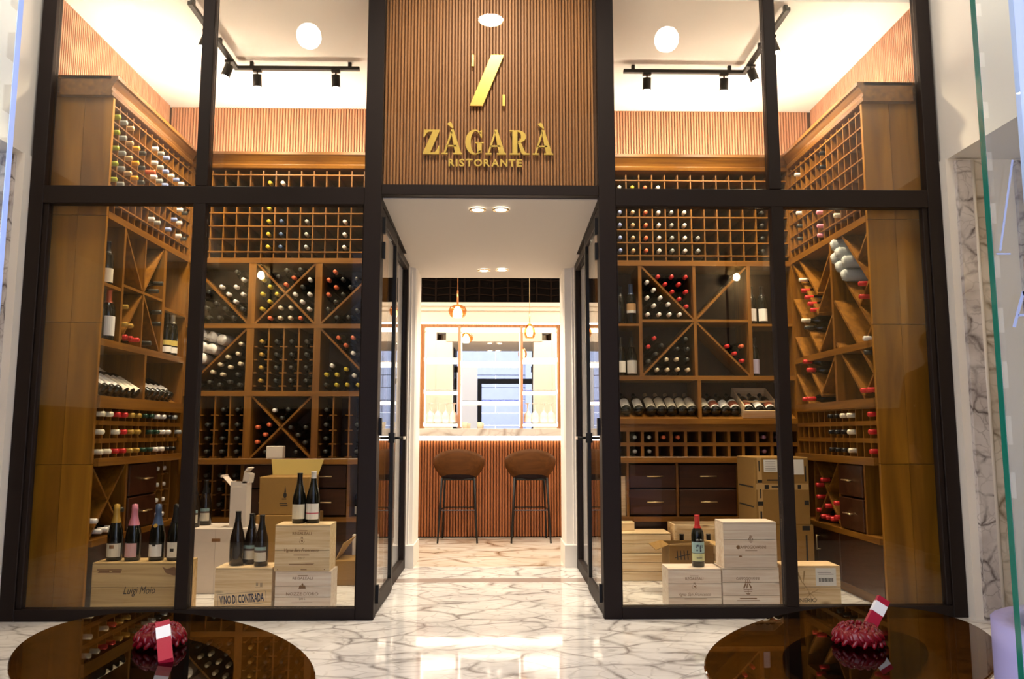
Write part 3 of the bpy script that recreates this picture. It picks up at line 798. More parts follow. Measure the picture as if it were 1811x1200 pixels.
# side cabinet, champagne side: standing shelves, crossed bin, sloping display, three rows, base
c = cl
for a, b in ((.365, .390), (.960, 1.005)): c.part('upright', a, b, 1.572, 2.292, -.002)
c.part('shelf', .148, .365, 1.885, 1.905); c.part('shelf', 1.005, 1.378, 1.872, 1.892)
c.part('shelf', .390, .667, 1.922, 1.938, 0); c.part('shelf', .683, .960, 1.922, 1.938, 0)
c.part('divider', .667, .683, 1.572, 2.292, 0)
for u, z in ((.390, 2.288), (.960, 2.288), (.390, 1.576), (.960, 1.576)): c.brace(u, z, .675+(u-.675)*.05, 1.93+(z-1.93)*.05)
W_ = 'in the crossed bin of the side cabinet, champagne side'
for u, z, ch in ((.425, 1.80, 'g'), (.433, 1.69, 'g'), (.505, 1.69, 'g'), (.433, 1.612, 'r'), (.512, 1.612, 'r'), (.60, 1.612, 'r'), (.78, 1.612, 'k'), (.915, 1.84, 'k'), (.915, 1.76, 'k'), (.85, 1.975, 'k'), (.915, 2.04, 'k')):
    rack(c, u, z, ch, W_, tip=-.02)
c.part('upright', .735, .765, 1.235, 1.530, -.002)
for a, b in ((.148, .735), (.765, 1.378)):
    MB().prism([(0, 1.215), (0, 1.20), (.325, 1.40), (.325, 1.415)], a, b, lambda d, z, u: cl.P(u, d, z)).build('sloping_board', M['oaky'], sl)
c.part('ledge', .148, 1.378, 1.165, 1.235, -.018, 0.0)
def three_rows(c, rows, nm):
    us = [.148 + .095*k for k in range(14)]
    for z0, z1 in ((1.092, 1.165), (.988, 1.064), (.872, .960)):
        for u in us[1:-1]: c.part('divider', u-.005, u+.005, z0, z1, .004, .30)
    for z0, z1 in ((1.064, 1.092), (.960, .988)): c.part('shelf', .148, 1.378, z0, z1, 0.0, .30)
    c.part('shelf', .148, 1.378, 1.1655, 1.175, .003, .30)
    for codes, z in zip(rows, (1.092, .988, .872)):
        for k, ch in enumerate(codes):
            if ch != '.': rack(c, .148+.095*(k+.5), z+.0378, ch, 'in the three row rack, %s' % nm, tip=-.03)
three_rows(cl, ('iirrggnnwwxs.', 'i.irgg.nnww.s', 'iirrggnnwwxx.'), 'champagne side')
c.part('upright', .565, .590, .41, .828); c.part('upright', 1.0, 1.02, .41, .828); c.part('upright', 1.235, 1.25, .41, .828)
cross(c, .148, .565, .41, .828)
for u, z, ch in ((.20, .515, 'w'), (.255, .45, 'w'), (.335, .45, 'w'), (.42, .45, 'w'), (.52, .55, 'k')): rack(c, u, z, ch, 'in the base bin behind the gold foil champagne', tip=-.02)
for z0, z1 in ((.625, .820), (.418, .613)): c.drawer(.594, .996, z0, z1, hu=.83, hw=.13)
slots(c, [1.02, 1.127, 1.235], .41, .828, [.775, .665, .56, .46], ['wwww', 'wwww'], 'in the base slots behind the champagne bottles')
c.part('rail', .148, 1.378, .375, .41, -.02); c.part('plinth_panel', .148, 1.378, 0, .375, .03, .05, M['drawer'])

# side cabinet, carton side: lattice bins, display rail, three rows, base
c = cr
c.part('upright', .660, .690, 1.222, 2.292, -.002)
for k, z in enumerate((2.455, 2.172, 1.889, 1.606)):
    a = (.66, z) if z < 2.29 else (.66-(z-2.288), 2.288)
    b = (.148, z-.512*1.03)
    if b[1] < 1.226: b = (.66-(z-1.226)/1.03, 1.226)
    c.brace(*a, *b, t=.016)
for z0 in (2.075, 1.79, 1.51, 1.226):
    u0 = .30; z = z0
    top = (.150, min(2.288, z+.155))
    c.brace(u0, z+.012, *top, t=.014)
for z in (2.44, 2.30, 2.02, 1.73, 1.45):
    a = (1.375, z); b = (.93, z-.445*1.03)
    if a[1] > 2.288: a = (1.375-(z-2.288)/1.03, 2.288)
    if b[1] < 1.226: b = (1.375-(z-1.226)/1.03, 1.226)
    c.brace(*a, *b, t=.016)
    if b[1] > 1.24: c.brace(.925, b[1]+.02, .692, min(2.28, b[1]+.25), t=.014)
W_ = 'in the zigzag lattice of the side cabinet, carton side'
for u, z, ch in ((.225, 1.925, 'r'), (.225, 1.845, 'r'), (.19, 1.275, 'r'), (.27, 1.275, 'r'), (.20, 1.50, 'k'), (.20, 1.585, 'w'),
                 (1.16, 2.13, 'i'), (1.13, 2.045, 'r'), (1.07, 1.985, 'r'), (1.02, 1.93, 'r'), (.975, 1.88, 'r'), (1.15, 1.83, 'i'), (1.10, 1.77, 'k'), (1.15, 1.53, 'r'), (1.09, 1.465, 'r'), (1.19, 1.262, 'r'), (1.11, 1.262, 'r')):
    rack(c, u, z, ch, W_, tip=-.03)
three_rows(cr, ('r..iixx......', 'r..ixxx......', 'r..ixxx......'), 'carton side')
c.part('ledge', .148, 1.378, 1.175, 1.226, -.012, .30)
c.part('upright', .695, .715, .41, .828); c.part('upright', .335, .355, .41, .828); c.part('upright', 1.10, 1.12, .41, .828)
cross(c, .715, 1.10, .41, .828)
for u, z, ch in ((.96, .70, 'r'), (1.045, .66, 'r'), (1.04, .58, 'r'), (1.045, .49, 'r'), (.76, .56, 'r'), (.985, .452, 'r'), (.905, .452, 'r'), (.825, .452, 'r'), (.905, .53, 'r'), (.76, .47, 'r')):
    rack(c, u, z, ch, 'in the base crossed bin behind the cartons', tip=-.02)
for z0, z1 in ((.625, .820), (.418, .613)): c.drawer(.359, .691, z0, z1, hu=.545, hw=.11)
c.part('rail', .148, 1.378, .375, .41, -.02)
for a, b, h in ((.745, 1.10, 1.06), (.16, .735, None)):
    o = c.mb(a, b, 0.0, .02, .065, .37).build('cupboard_door', M['drawer'], sr, bev=.003)
    if h: MB().tube(c.P(h, -.025, .22), c.P(h, -.025, .32), .004).tube(c.P(h, 0, .225), c.P(h, -.025, .225), .003).tube(c.P(h, 0, .315), c.P(h, -.025, .315), .003).build('handle', M['brass'], o)
c.part('plinth_panel', .148, 1.378, 0, .062, .03, .05, M['oaky'])

b = bmesh.new()
for p, rot in FAR:
    me = RM['k']; n0 = len(b.verts); b.from_mesh(me); b.verts.ensure_lookup_table()
    T_ = Matrix.Translation(p) @ Matrix.Rotation(rot, 4, 'Z')
    for v in b.verts[n0:]: v.co = T_ @ v.co
me = bpy.data.meshes.new('dim_bottles'); b.to_mesh(me); b.free()
me.materials.append(M['bottle']); me.materials.append(CAPM['k'])
linkmesh('dim_bottles', me, None, label='dim dark capped bottles filling the shaded slots and bins of the wine cabinets', cat='bottles', kind='stuff')
# ------------------------------------------------------------------ standing and displayed bottles
BORD = [(0, 0), (.034, 0), (.0375, .006), (.0375, .185), (.034, .207), (.019, .232), (.0145, .246), (.0145, .293), (.0157, .294), (.0157, .301), (0, .301)]
BURG = [(0, 0), (.037, 0), (.0415, .006), (.0415, .135), (.038, .165), (.027, .205), (.0175, .245), (.0148, .27), (.0148, .296), (.016, .297), (.016, .303), (0, .303)]
CHAM = [(0, 0), (.038, 0), (.0435, .007), (.0435, .130), (.040, .165), (.028, .21), (.0185, .25), (.0165, .285), (.0175, .287), (.0175, .297), (.016, .300), (.0155, .318), (0, .322)]
def patch(r, z0, z1, half, a0=-PI/2, n=8):
    b = MB()
    for k in range(n):
        p = a0 - half + 2*half*k/n; q = a0 - half + 2*half*(k+1)/n
        b.quad(((r*math.cos(p), r*math.sin(p), z0), (r*math.cos(q), r*math.sin(q), z0), (r*math.cos(q), r*math.sin(q), z1), (r*math.cos(p), r*math.sin(p), z1)), smooth=True)
    return b
def colmat(name, c): 
    m = bpy.data.materials.get(name)
    return m or plain(name, c, .65)
def bottle(prof, label, cat='bottle', group=None, foil=None, zc=.225, bands=(), glassm=None, name='wine_bottle', half=1.25, scale=1.0):
    """standing bottle at the origin, its front towards -Y: glass, foil, label strips"""
    o = MB().lathe(prof, n=18).build(name, glassm or M['bottle'], None, label, cat, group)
    if foil:
        pf = [(r+.0008, z) for r, z in prof if z >= zc-1e-6 and r > 0]
        r0 = None
        for (ra, za), (rb, zb) in zip(prof, prof[1:]):
            if za <= zc < zb: r0 = ra + (rb-ra)*(zc-za)/(zb-za)
        pf = [(r0+.0008, zc)] + pf + [(0, prof[-1][1]+.0008)]
        MB().lathe(pf, n=18).build('foil', CAPM[foil], o)
    rb = max(r for r, z in prof)
    for nm, z0, z1, m in bands:
        patch(rb+.0007, z0, z1, half).build(nm, m, o)
    o.scale = (scale,)*3
    return o
def put(o, x, y, z, tilt=None, rz=0.0):
    o.location = (x, y, z)
    if tilt is not None: o.rotation_euler = (-tilt, 0, rz)
    elif rz: o.rotation_euler = (0, 0, rz)
    return o
LW = M['paper']; LC = M['cream']
teal = colmat('teal_label', (.28, .42, .42)); brownband = colmat('brown_band', (.10, .06, .05)); pinkp = colmat('pink_label', (.62, .36, .36))

# champagne on the big crate
ZB = .2852
o = bottle(CHAM, 'sparkling wine bottle with gold foil neck and cream label on signed crate', foil='g', zc=.215, bands=(('label', .022, .098, LC), ('label_emblem', .075, .092, M['ink'])), half=1.2)
o.children[2].scale = (1.001, 1.001, 1); bpy.data.objects.remove(o.children[2]); patch(.0444, .070, .090, .30).build('label_emblem', M['ink'], o)
put(o, -2.185, .27, ZB)
o = bottle(CHAM, 'sparkling wine bottle with pink foil neck and pink label on signed crate', foil='p', zc=.20, bands=(('label', .022, .10, pinkp),), half=.85); put(o, -2.078, .265, ZB)
o = bottle(CHAM, 'sparkling wine bottle with navy neck and round gold medallion on signed crate', foil='d', zc=.20, bands=(('label', .024, .092, LW),), half=1.0)
patch(.0445, .083, .094, .22).build('label_emblem', M['ink_k'], o); MB().tube((0, -.030, .197), (0, -.0345, .200), .012, n=12).build('medallion', CAPM['g'], o); put(o, -1.942, .27, ZB)
o = bottle(CHAM, 'dark sparkling wine bottle with tall white label beside the glazing bar on signed crate', foil='x', zc=.215, bands=(('label', .02, .105, LW),), half=.85)
patch(.0445, .052, .070, .24).build('label_emblem', M['ink_k'], o); put(o, -1.838, .27, ZB)

# on the stamped crate
o = bottle(BURG, 'all dark unlabelled wine bottle standing on the stamped pine crate', glassm=M['bottle_br'], foil='x', zc=.25, scale=1.03); put(o, -1.500, .345, .2432)
land = (('label', .095, .115, teal), ('label_band', .083, .095, brownband), ('label', .030, .083, LC))
b2 = bottle(BURG, 'dark bottle with teal landscape label, front of the pair on the stamped crate', foil='x', zc=.215, bands=land, glassm=M['bottle_br'], half=1.0, scale=.97); put(b2, -1.348, .315, .2432)
b3 = copy_tree(b2); b3['label'] = 'dark bottle with teal landscape label, half hidden behind its twin on the stamped crate'; put(b3, -1.432, .395, .2432)
for x, y, l in ((-1.935, .80, 'dark bottle with teal landscape label, nearer of two on the pale carton'), (-1.905, .925, 'dark bottle with teal landscape label, farther of two on the pale carton')):
    b4 = copy_tree(b2); b4['label'] = l; put(b4, x, y, .4112)
# on the upper crate of the stack
o = bottle(BURG, 'dark wine bottle with plain cream label on top of the crate stack, champagne side', foil='x', zc=.24, bands=(('label', .028, .115, LC),), half=1.1, scale=.97); put(o, -1.138, .335, .4872)
o = bottle(BURG, 'dark wine bottle with white cap and red striped white label on the crate stack', foil='w', zc=.262, bands=(('label', .062, .115, LW), ('label_stripe', .056, .062, colmat('red_stripe', (.5, .05, .08))), ('label', .024, .056, LW)), half=1.1, scale=1.0); put(o, -1.058, .345, .4872)
# red capped bottle, carton side
o = bottle(BORD, 'red capped wine bottle with blue and yellow label standing on pine crate', foil='r', zc=.225,
           bands=(('label', .082, .145, colmat('aqua_label', (.40, .58, .58))), ('label_band', .079, .082, M['ink_k']), ('label', .034, .079, colmat('yellow_label', (.66, .66, .34)))), half=1.35)
for k, (a, z, w_, h_) in enumerate(((-.5,.12,.14,.02),(-.2,.125,.2,.012),(.15,.115,.16,.026),(.5,.12,.12,.018),(-.35,.098,.2,.01),(.2,.095,.24,.012))):
    patch(.0386, z-h_/2, z+h_/2, w_/2, a0=-PI/2+a, n=3).build('label_letters', M['ink_b'], o)
for k in range(5): patch(.0382, .155, .161+.002*(k % 2), .05, a0=-PI/2-.45+.22*k, n=2).build('white_script', LW, o)
patch(.0386, .052, .056, .45, n=4).build('label_letters', M['ink_b'], o)
put(o, 1.245, .33, .2292)

# bottles standing in the cabinets
def std(x, z, label, foil, bands, y=1.50, prof=BORD, half=1.1, rz=0.0, group=None, scale=1.0):
    o = bottle(prof, label, foil=foil, bands=bands, half=half, group=group, scale=scale); put(o, x, y, z, rz=rz); return o
std(.985, 1.8402, 'dark unlabelled bottle on the upper end shelf beside the star rack', 'x', ())
std(1.070, 1.8402, 'navy capped bottle with colourful wraparound label on the upper end shelf', 'd', (('label', .135-.03, .155, colmat('orange_label', (.62, .36, .16))), ('label', .085, .105, LW)), scale=1.05)
std(.985, 1.4462, 'dark bottle with white label at the edge of the lower end shelf, carton side', 'x', (('label', .03, .115, LW),))
std(1.068, 1.4462, 'broad bottle with large white label on the lower end shelf beside the star rack', 'x', (('label', .02, .12, LW),), prof=BURG)
for k, x in enumerate((2.000, 2.085)):
    std(x, 1.8402, 'dark bottle with white label on the far upper shelf, %s' % ('next to the star rack' if k == 0 else 'next to the corner'), 'x', (('label', .03, .125, LW),), scale=1.0)
std(2.010, 1.4462, 'dark bottle with lilac label on the far lower shelf', 'x', (('label', .02, .13, colmat('lilac_label', (.42, .38, .50))),))
std(-.985, .4102, 'small bottle with white label in the open end of the base cabinet', 'x', (('label', .02, .10, LW),), y=1.49, scale=.72)
def stdL(u, z, label, foil, bands, prof=BORD, scale=1.0): 
    o = bottle(prof, label, foil=foil, bands=bands, half=1.2, scale=scale); put(o, -2.327, u, z, rz=PI/2-.75); return o
stdL(.270, 1.9052, 'bottle with cream label on the top shelf of the side cabinet', 'x', (('label', .02, .115, LC),), scale=.9)
stdL(.315, 1.5722, 'red capped bottle with large white label on the side cabinet shelf', 'o', (('label', .03, .145, LW),), scale=1.04)
stdL(.195, 1.5722, 'slim dark bottle next to the end board of the side cabinet', 'x', (), scale=.95)
stdL(1.275, 1.5722, 'tall dark bottle with cream and yellow label in the corner shelf', 'i', (('label', .07, .105, colmat('mustard_label', (.55, .42, .10))), ('label', .02, .06, LW)), scale=1.05)
stdL(1.175, 1.5722, 'dark bottle with mustard label half hidden beside the corner shelf upright', 'x', (('label', .07, .105, colmat('mustard_label', (.55, .42, .10))), ('label', .02, .06, LW)), scale=1.0)

# bottles lying on the sloping display boards, bases to the front
def onslope(u, side, slope, label, foil, bands, prof=BORD, half=1.2, group=None, z0=1.125):
    o = bottle(prof, label, foil=foil, bands=bands, half=half, group=group)
    r = max(q[0] for q in prof)
    t = PI/2 - slope
    # axis runs up the board; the glass rests on the board along its side
    d0 = .036; dd = d0 - r*math.sin(slope); zz = z0 + d0*math.tan(slope) + r*math.cos(slope) + .0012
    if side == 'B': put(o, u, 1.41+dd, zz, tilt=t)
    else: put(o, -2.28-dd, u, zz, tilt=t, rz=PI/2)
    return o
sl_b = math.atan2(.165, .325); sl_s = math.atan2(.20, .325)
for x, l, f, bd in ((.925, 'white labelled bottle on the sloping board hidden behind the door post', 'x', 'w'), (1.012, 'first white labelled bottle beside the door post on the sloping board', 'x', 'w'), (1.108, 'second white labelled bottle from the door post on the sloping board', 'x', 'w')):
    onslope(x, 'B', sl_b, l, f, (('label', .035, .155, LW),))
for k, x in enumerate((1.200, 1.279, 1.358, 1.437, 1.510)):
    onslope(x, 'B', sl_b, 'cream labelled bottle with tan capsule in the row of five on the sloping board', 't', (('label', .03, .175, LC),), group='five cream labelled bottles on the sloping board')
rust = colmat('rust_label', (.30, .075, .03))
onslope(1.6115, 'B', sl_b, 'cream labelled bottle next to the middle upright of the sloping board', 'x', (('label', .03, .165, LC),))
onslope(1.687, 'B', sl_b, 'bottle with rust arched label near the middle upright of the sloping board', 'x', (('label', .03, .05, LW), ('label', .05, .12, rust), ('label', .12, .14, LW)))
onslope(1.763, 'B', sl_b, 'bottle with white label between the two rust arched labels', 'x', (('label', .03, .13, LW),))
onslope(1.839, 'B', sl_b, 'bottle with rust arched label beside the open wooden gift box', 'x', (('label', .03, .05, LW), ('label', .05, .12, rust), ('label', .12, .14, LW)))
# open wooden gift box on the board, three bottles in it
Rb = Matrix.Translation((2.015, 1.425, 1.1335)) @ Matrix.Rotation(sl_b, 4, 'X')
gb = empty('gift_box', (2.015, 1.425, 1.1335), 'open pale wooden gift box holding three bottles on the sloping board', 'box')
def gbp(nm, x0, x1, y0, y1, z0, z1): MB().box(x0, x1, y0, y1, z0, z1, M=Rb).build(nm, M['pine'], gb)
gbp('bottom_board', -.125, .125, 0, .33, 0, .008)
gbp('side_board', -.133, -.125, 0, .33, 0, .095); gbp('side_board', .125, .133, 0, .33, 0, .095)
gbp('end_board', -.133, .133, -.008, 0, 0, .06); gbp('end_board', -.133, .133, .33, .338, 0, .095)
gbp('cross_bar', -.125, .125, .10, .108, .075, .09)
for k, (x, m_, l) in enumerate(((-.082, rust, 'rust labelled bottle in the wooden gift box, next to the display bottles'), (0, LW, 'white labelled bottle in the middle of the wooden gift box'), (.082, rust, 'rust labelled bottle in the wooden gift box, next to the corner'))):
    o = bottle(BORD, l, foil='x', bands=(('label', .03, .05, LW), ('label', .05, .13, m_)), half=1.1)
    p = Rb @ Vector((x, .006, .008+.0378)); put(o, p.x, p.y, p.z, tilt=PI/2-sl_b)
# side cabinet board
for k in range(13):
    u = .19 + .083*k + (.04 if k > 6 else 0)
    if k < 4: a = ('white labelled bottle nearest the end board on the side sloping board', 'x', (('label', .03, .16, LW),), 'white labelled bottles on the side board')
    elif k < 7: a = ('cream bottle with cream label in the middle of the side sloping board', 'c', (('label', .0, .16, LC),), 'cream bottles on the side board')
    else: a = ('small white labelled bottle beyond the upright on the side sloping board', 's', (('label', .05, .11, LW),), 'bottles beyond the upright on the side board')
    onslope(u, 'L', sl_s, a[0], a[1], a[2], group=a[3], z0=1.215)

# bottles wrapped in white paper, in the corner bin; grey ones in the lattice
WRAP = [(0, 0), (.037, .002), (.042, .012), (.043, .16), (.038, .20), (.024, .235), (.019, .27), (.022, .305), (.006, .312), (0, .312)]
def wrapped(m):
    b = MB().lathe(WRAP, n=12, M=Matrix.Rotation(-PI/2, 4, 'X'))
    rnd = random.Random(3)
    for v in b.bm.verts: v.co += Vector((rnd.uniform(-1, 1), rnd.uniform(-1, 1), rnd.uniform(-1, 1)))*.0052
    return b.mesh('wrapped_bottle', m)
ww = wrapped(M['wrap']); wg = wrapped(M['greywrap'])
for k, (x, z) in enumerate(((-2.232, 1.512), (-2.166, 1.575), (-2.095, 1.645), (-2.236, 1.60), (-2.168, 1.664), (-2.024, 1.715), (-2.237, 1.688), (-2.097, 1.733), (-2.172, 1.752))):
    linkmesh('wrapped_bottle', ww, None, (x, 1.428, z), (0, k*1.7, .10*math.sin(k*2.3)), label='bottle wrapped in white paper stacked in the corner bin above the diagonal', cat='bottle', group='white paper wrapped bottles')
for k, (u, z) in enumerate(((.60, 2.165), (.53, 2.095), (.605, 2.255), (.46, 2.025), (.525, 2.185), (.445, 2.11))):
    linkmesh('wrapped_bottle', wg, None, (2.262, u, z), (0, 0, -PI/2+.12*math.sin(k*2.1)), label='grey paper wrapped bottle piled in the upper lattice bin, carton side', cat='bottle', group='grey paper wrapped bottles')

# ------------------------------------------------------------------ wooden crates
def crate(x0, x1, y0, y1, z0, z1, label, m, nb=3, t=.009, lid=True, group=None):
    r = empty('wine_crate', ((x0+x1)/2, (y0+y1)/2, z0), label, 'crate', group)
    g = .0013; h = (z1-z0-t)/nb
    rnd = random.Random(int(x0*1000))
    cuts = [z0] + [z0 + h*k + rnd.uniform(-.012, .012) for k in range(1, nb)] + [z1-t]
    for a, b in zip(cuts, cuts[1:]):
        box('board', m, r, x0, x1, y0, y0+t, a+g, b-g)
        box('board', m, r, x0, x1, y1-t, y1, a+g, b-g)
    for xx in (x0, x1-t):
        box('side_panel', m, r, xx, xx+t, y0+t+g, y1-t-g, z0+.001, z1-t-g)
    box('lid', m, r, x0, x1, y0, y1, z1-t, z1)
    box('bottom', m, r, x0+t+g, x1-t-g, y0+t+g, y1-t-g, z0, z0+t)
    return r
def lines(r, m, cx, y, rows): mark(r, m, [rect(cx+dx, z, w_, h_) for dx, z, w_, h_ in rows], y)

# big signed crate
Y = .178
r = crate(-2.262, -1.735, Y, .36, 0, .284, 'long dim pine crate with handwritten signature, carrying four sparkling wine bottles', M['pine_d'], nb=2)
letter(r, 'Luigi Moio', M['ink_k'], -1.99, Y-.0006, .125, w=.18, h=.055, shear=.35, rot=.02)
lines(r, M['ink'], -2.165, Y, ((0, .245, .14, .006), (-.03, .236, .06, .008), (.04, .236, .05, .007), (0, .229, .13, .004)))
mark(r, M['ink'], [[(-1.868,.262),(-1.84,.248),(-1.80,.262),(-1.775,.238),(-1.75,.212),(-1.80,.212),(-1.845,.226)]], Y)
# stamped crate
Y = .250
r = crate(-1.590, -1.262, Y, .44, 0, .2425, 'pine crate with dark stamped lettering VINO DI CONTRADA under three bottles', M['pine'], nb=1)
letter(r, 'VINO DI CONTRADA', M['ink_b'], -1.432, Y-.0006, .068, w=.255, h=.050, rot=.075, offset=.0028)
b = MB(); R3 = Matrix.Translation((-1.432, Y, .068)) @ Matrix.Rotation(-.075, 4, 'Y')
for x0, x1, z0, z1 in ((-.140,.140,.033,.0345), (-.140,.140,-.0345,-.033), (-.140,-.1385,-.033,.033), (.1385,.140,-.033,.033)): b.box(x0, x1, -.0006, 0, z0, z1, M=R3)
b.build('stamp_frame', M['ink_b'], r)
mark(r, colmat('faded_print', (.38, .27, .17)), [rect(-1.335+dx, .142+dz, w_, h_) for dx, dz, w_, h_ in ((0,.02,.04,.003),(-.012,.006,.012,.02),(.012,.004,.014,.022),(0,-.012,.042,.003))], Y)
# stack of two, champagne side
def emblem(r, cx, cz, s, y, m=None):
    m = m or M['ink']
    mark(r, m, [disc(cx+s*math.cos(a), cz+s*math.sin(a), s*.16, s*.16, 6) for a in [k*PI/5 for k in range(10)]]
         + [[(cx-.4*s, cz+.3*s), (cx+.1*s, cz+.5*s), (cx+.5*s, cz+.2*s), (cx+.35*s, cz-.4*s), (cx+.1*s, cz+.05*s), (cx-.3*s, cz-.5*s), (cx-.2*s, cz)]]
         + [rect(cx, cz+s*1.5, s*.9, s*.22), rect(cx-.3*s, cz+s*1.75, s*.12, s*.3), rect(cx, cz+s*1.8, s*.12, s*.4), rect(cx+.3*s, cz+s*1.75, s*.12, s*.3)], y)
Y = .250
r = crate(-1.243, -.920, Y, .43, 0, .2205, 'lower pine crate of the stack next to the stamped crate, rider emblem on it', M['pine_w'], nb=3)
letter(r, 'REGALEALI', M['ink'], -1.085, Y-.0006, .182, w=.115, h=.014); lines(r, M['ink'], -1.085, Y, ((0, .197, .055, .004),))
mark(r, M['ink'], [[(-1.107,.122),(-1.065,.122),(-1.067,.134),(-1.072,.143),(-1.078,.14),(-1.082,.155),(-1.09,.15),(-1.09,.14),(-1.098,.144),(-1.103,.136)]], Y)
letter(r, "NOZZE D'ORO", M['ink'], -1.085, Y-.0006, .094, w=.185, h=.018); letter(r, '2016', M['ink'], -1.085, Y-.0006, .066, w=.035, h=.011); lines(r, M['ink'], -1.085, Y, ((0, .044, .12, .003),))
r = crate(-1.250, -.932, Y-.004, .425, .2212, .4865, 'upper pine crate of the stack with script lettering, two bottles on its lid', M['pine'], nb=2)
Y = Y-.004
letter(r, 'REGALEALI', M['ink'], -1.095, Y-.0006, .437, w=.11, h=.017); lines(r, M['ink'], -1.09, Y, ((0, .452, .05, .004),))
emblem(r, -1.095, .392, .014, Y)
letter(r, 'Vigna San Francesco', M['ink'], -1.095, Y-.0006, .339, w=.20, h=.024, shear=.4, offset=.0006)
lines(r, M['ink'], -1.095, Y, ((0, .314, .09, .004), (0, .262, .14, .004), (.05, .264, .05, .002))); letter(r, '2017', M['ink'], -1.095, Y-.0006, .296, w=.038, h=.012)
mark(r, M['ink'], [disc(-1.23, .232, .003, .003, 8), disc(-.96, .232, .003, .003, 8), rect(-1.08, .231, .035, .004)], Y)
# carton side
Y = .250
r = crate(1.047, 1.358, Y, .43, 0, .2285, 'pine crate with small rosette emblem, red capped bottle standing on it', M['pine_w'], nb=3)
letter(r, 'REGALEALI', M['ink'], 1.200, Y-.0006, .172, w=.105, h=.017); lines(r, M['ink'], 1.200, Y, ((0, .187, .05, .003),))
emblem(r, 1.200, .125, .013, Y)
letter(r, 'Vigna San Francesco', M['ink'], 1.200, Y-.0006, .080, w=.19, h=.024, shear=.4)
lines(r, M['ink'], 1.205, Y, ((0, .057, .13, .004), (0, .026, .13, .002)))
def crest(r, cx, cz, s, y):
    mark(r, M['ink'], [rect(cx, cz+s*1.05, s*1.1, s*.18), rect(cx-.35*s, cz+s*1.3, s*.14, s*.35), rect(cx, cz+s*1.35, s*.14, s*.45), rect(cx+.35*s, cz+s*1.3, s*.14, s*.35),
         [(cx-.5*s,cz+.9*s),(cx-.28*s,cz+.9*s),(cx-.62*s,cz),(cx-.9*s,cz+.05*s)], [(cx-.2*s,cz+.85*s),(cx,cz+.9*s),(cx-.1*s,cz+.1*s),(cx-.32*s,cz)], [(cx+.1*s,cz+.9*s),(cx+.35*s,cz+.8*s),(cx+.75*s,cz+.05*s),(cx+.45*s,cz)],
         [(cx-.8*s,cz-.15*s),(cx+.8*s,cz-.15*s),(cx+.78*s,cz-.25*s),(cx-.78*s,cz-.25*s)], [(cx-.72*s,cz-.5*s),(cx+.72*s,cz-.5*s),(cx+.68*s,cz-.58*s),(cx-.68*s,cz-.58*s)],
         [(cx-.5*s,cz-.85*s),(cx+.5*s,cz-.85*s),(cx+.2*s,cz-1.05*s),(cx-.2*s,cz-1.05*s)], rect(cx, cz-.55*s, s*.08, s*.7)], y)
r = crate(1.366, 1.700, Y, .43, 0, .2325, 'lower pale crate of the tall pair with large shield crest', M['pine_w'], nb=3)
letter(r, 'CAMPOGIOVANNI', M['ink'], 1.515, Y-.0006, .172, w=.135, h=.016); crest(r, 1.515, .115, .033, Y)
lines(r, M['ink'], 1.515, Y, ((0, .058, .10, .006), (0, .046, .135, .004)))
r = crate(1.378, 1.692, Y-.004, .425, .2332, .4965, 'upper pale crate of the tall pair with small shield crest, carton side', M['pine_w'], nb=3)
Y = Y-.004
crest(r, 1.540, .395, .017, Y); letter(r, 'CAMPOGIOVANNI', M['ink'], 1.545, Y-.0006, .352, w=.165, h=.019); lines(r, M['ink'], 1.54, Y, ((0, .332, .07, .003),))
mark(r, M['ink'], [disc(1.463, .352, .011, .012, 8), disc(1.475, .299, .010, .005, 8)], Y)
Y = .22
r = crate(1.722, 2.050, Y, .40, 0, .2475, 'pine crate with branching vine print and white barcode sticker next to glazing bar', M['pine'], nb=2)
vine = colmat('tan_print', (.42, .27, .12))
for (ax, az, bx, bz, w_) in ((1.80,.21,1.825,.15,.012),(1.84,.22,1.83,.15,.01),(1.83,.15,1.87,.09,.006),(1.87,.09,1.93,.12,.005),(1.87,.09,1.91,.055,.004),(1.87,.09,1.83,.05,.005),(1.87,.09,1.80,.085,.004),(1.86,.10,1.88,.045,.004),(1.88,.10,1.96,.09,.004),(1.84,.12,1.79,.12,.005)):
    n = Vector((-(bz-az), bx-ax)).normalized()*w_/2
    mark(r, vine, [[(ax-n.x,az-n.y),(bx-n.x*.3,bz-n.y*.3),(bx+n.x*.3,bz+n.y*.3),(ax+n.x,az+n.y)]], Y)
box('sticker', M['paper'], r, 1.905, 2.025, Y-.001, Y, .135, .235)
lines(r, M['ink_k'], 1.966, Y-.001, [(-.04+.0065*k, .168, .003 if k % 3 else .005, .022) for k in range(13)] + [(-.01, .21, .08, .003), (0, .20, .09, .003)])
letter(r, 'NERIO', M['ink_k'], 1.855, Y-.0006, .018+.035, w=.10, h=.022)
# slatted boards crate and the little one on it
r = empty('slatted_crate', (1.07, 1.24, 0), 'yellow pine crate made of five stacked boards beside the door post', 'crate')
for k in range(5):
    z = .002 + .063*k
    box('board', M['pine'], r, .885, 1.255, 1.12, 1.132, z, z+.0592, bev=.002); box('board', M['pine'], r, .885, 1.255, 1.352, 1.364, z, z+.0592)
    for x in (.885, 1.243): box('end_board', M['pine'], r, x, x+.012, 1.133, 1.351, z, z+.0592)
box('lid', M['pine'], r, .885, 1.255, 1.12, 1.364, .3175, .3255)
crate(.895, 1.025, 1.25, 1.35, .3262, .385, 'small pine box lying on the five board crate', M['pine'], nb=1)
o = MB().box(.955, .998, 1.46, 1.475, .4102, .70).build('pine_board', M['pine'], None, 'upright bare pine board standing in the open base cabinet, carton side', 'board', base=(.975, 1.465, .41))

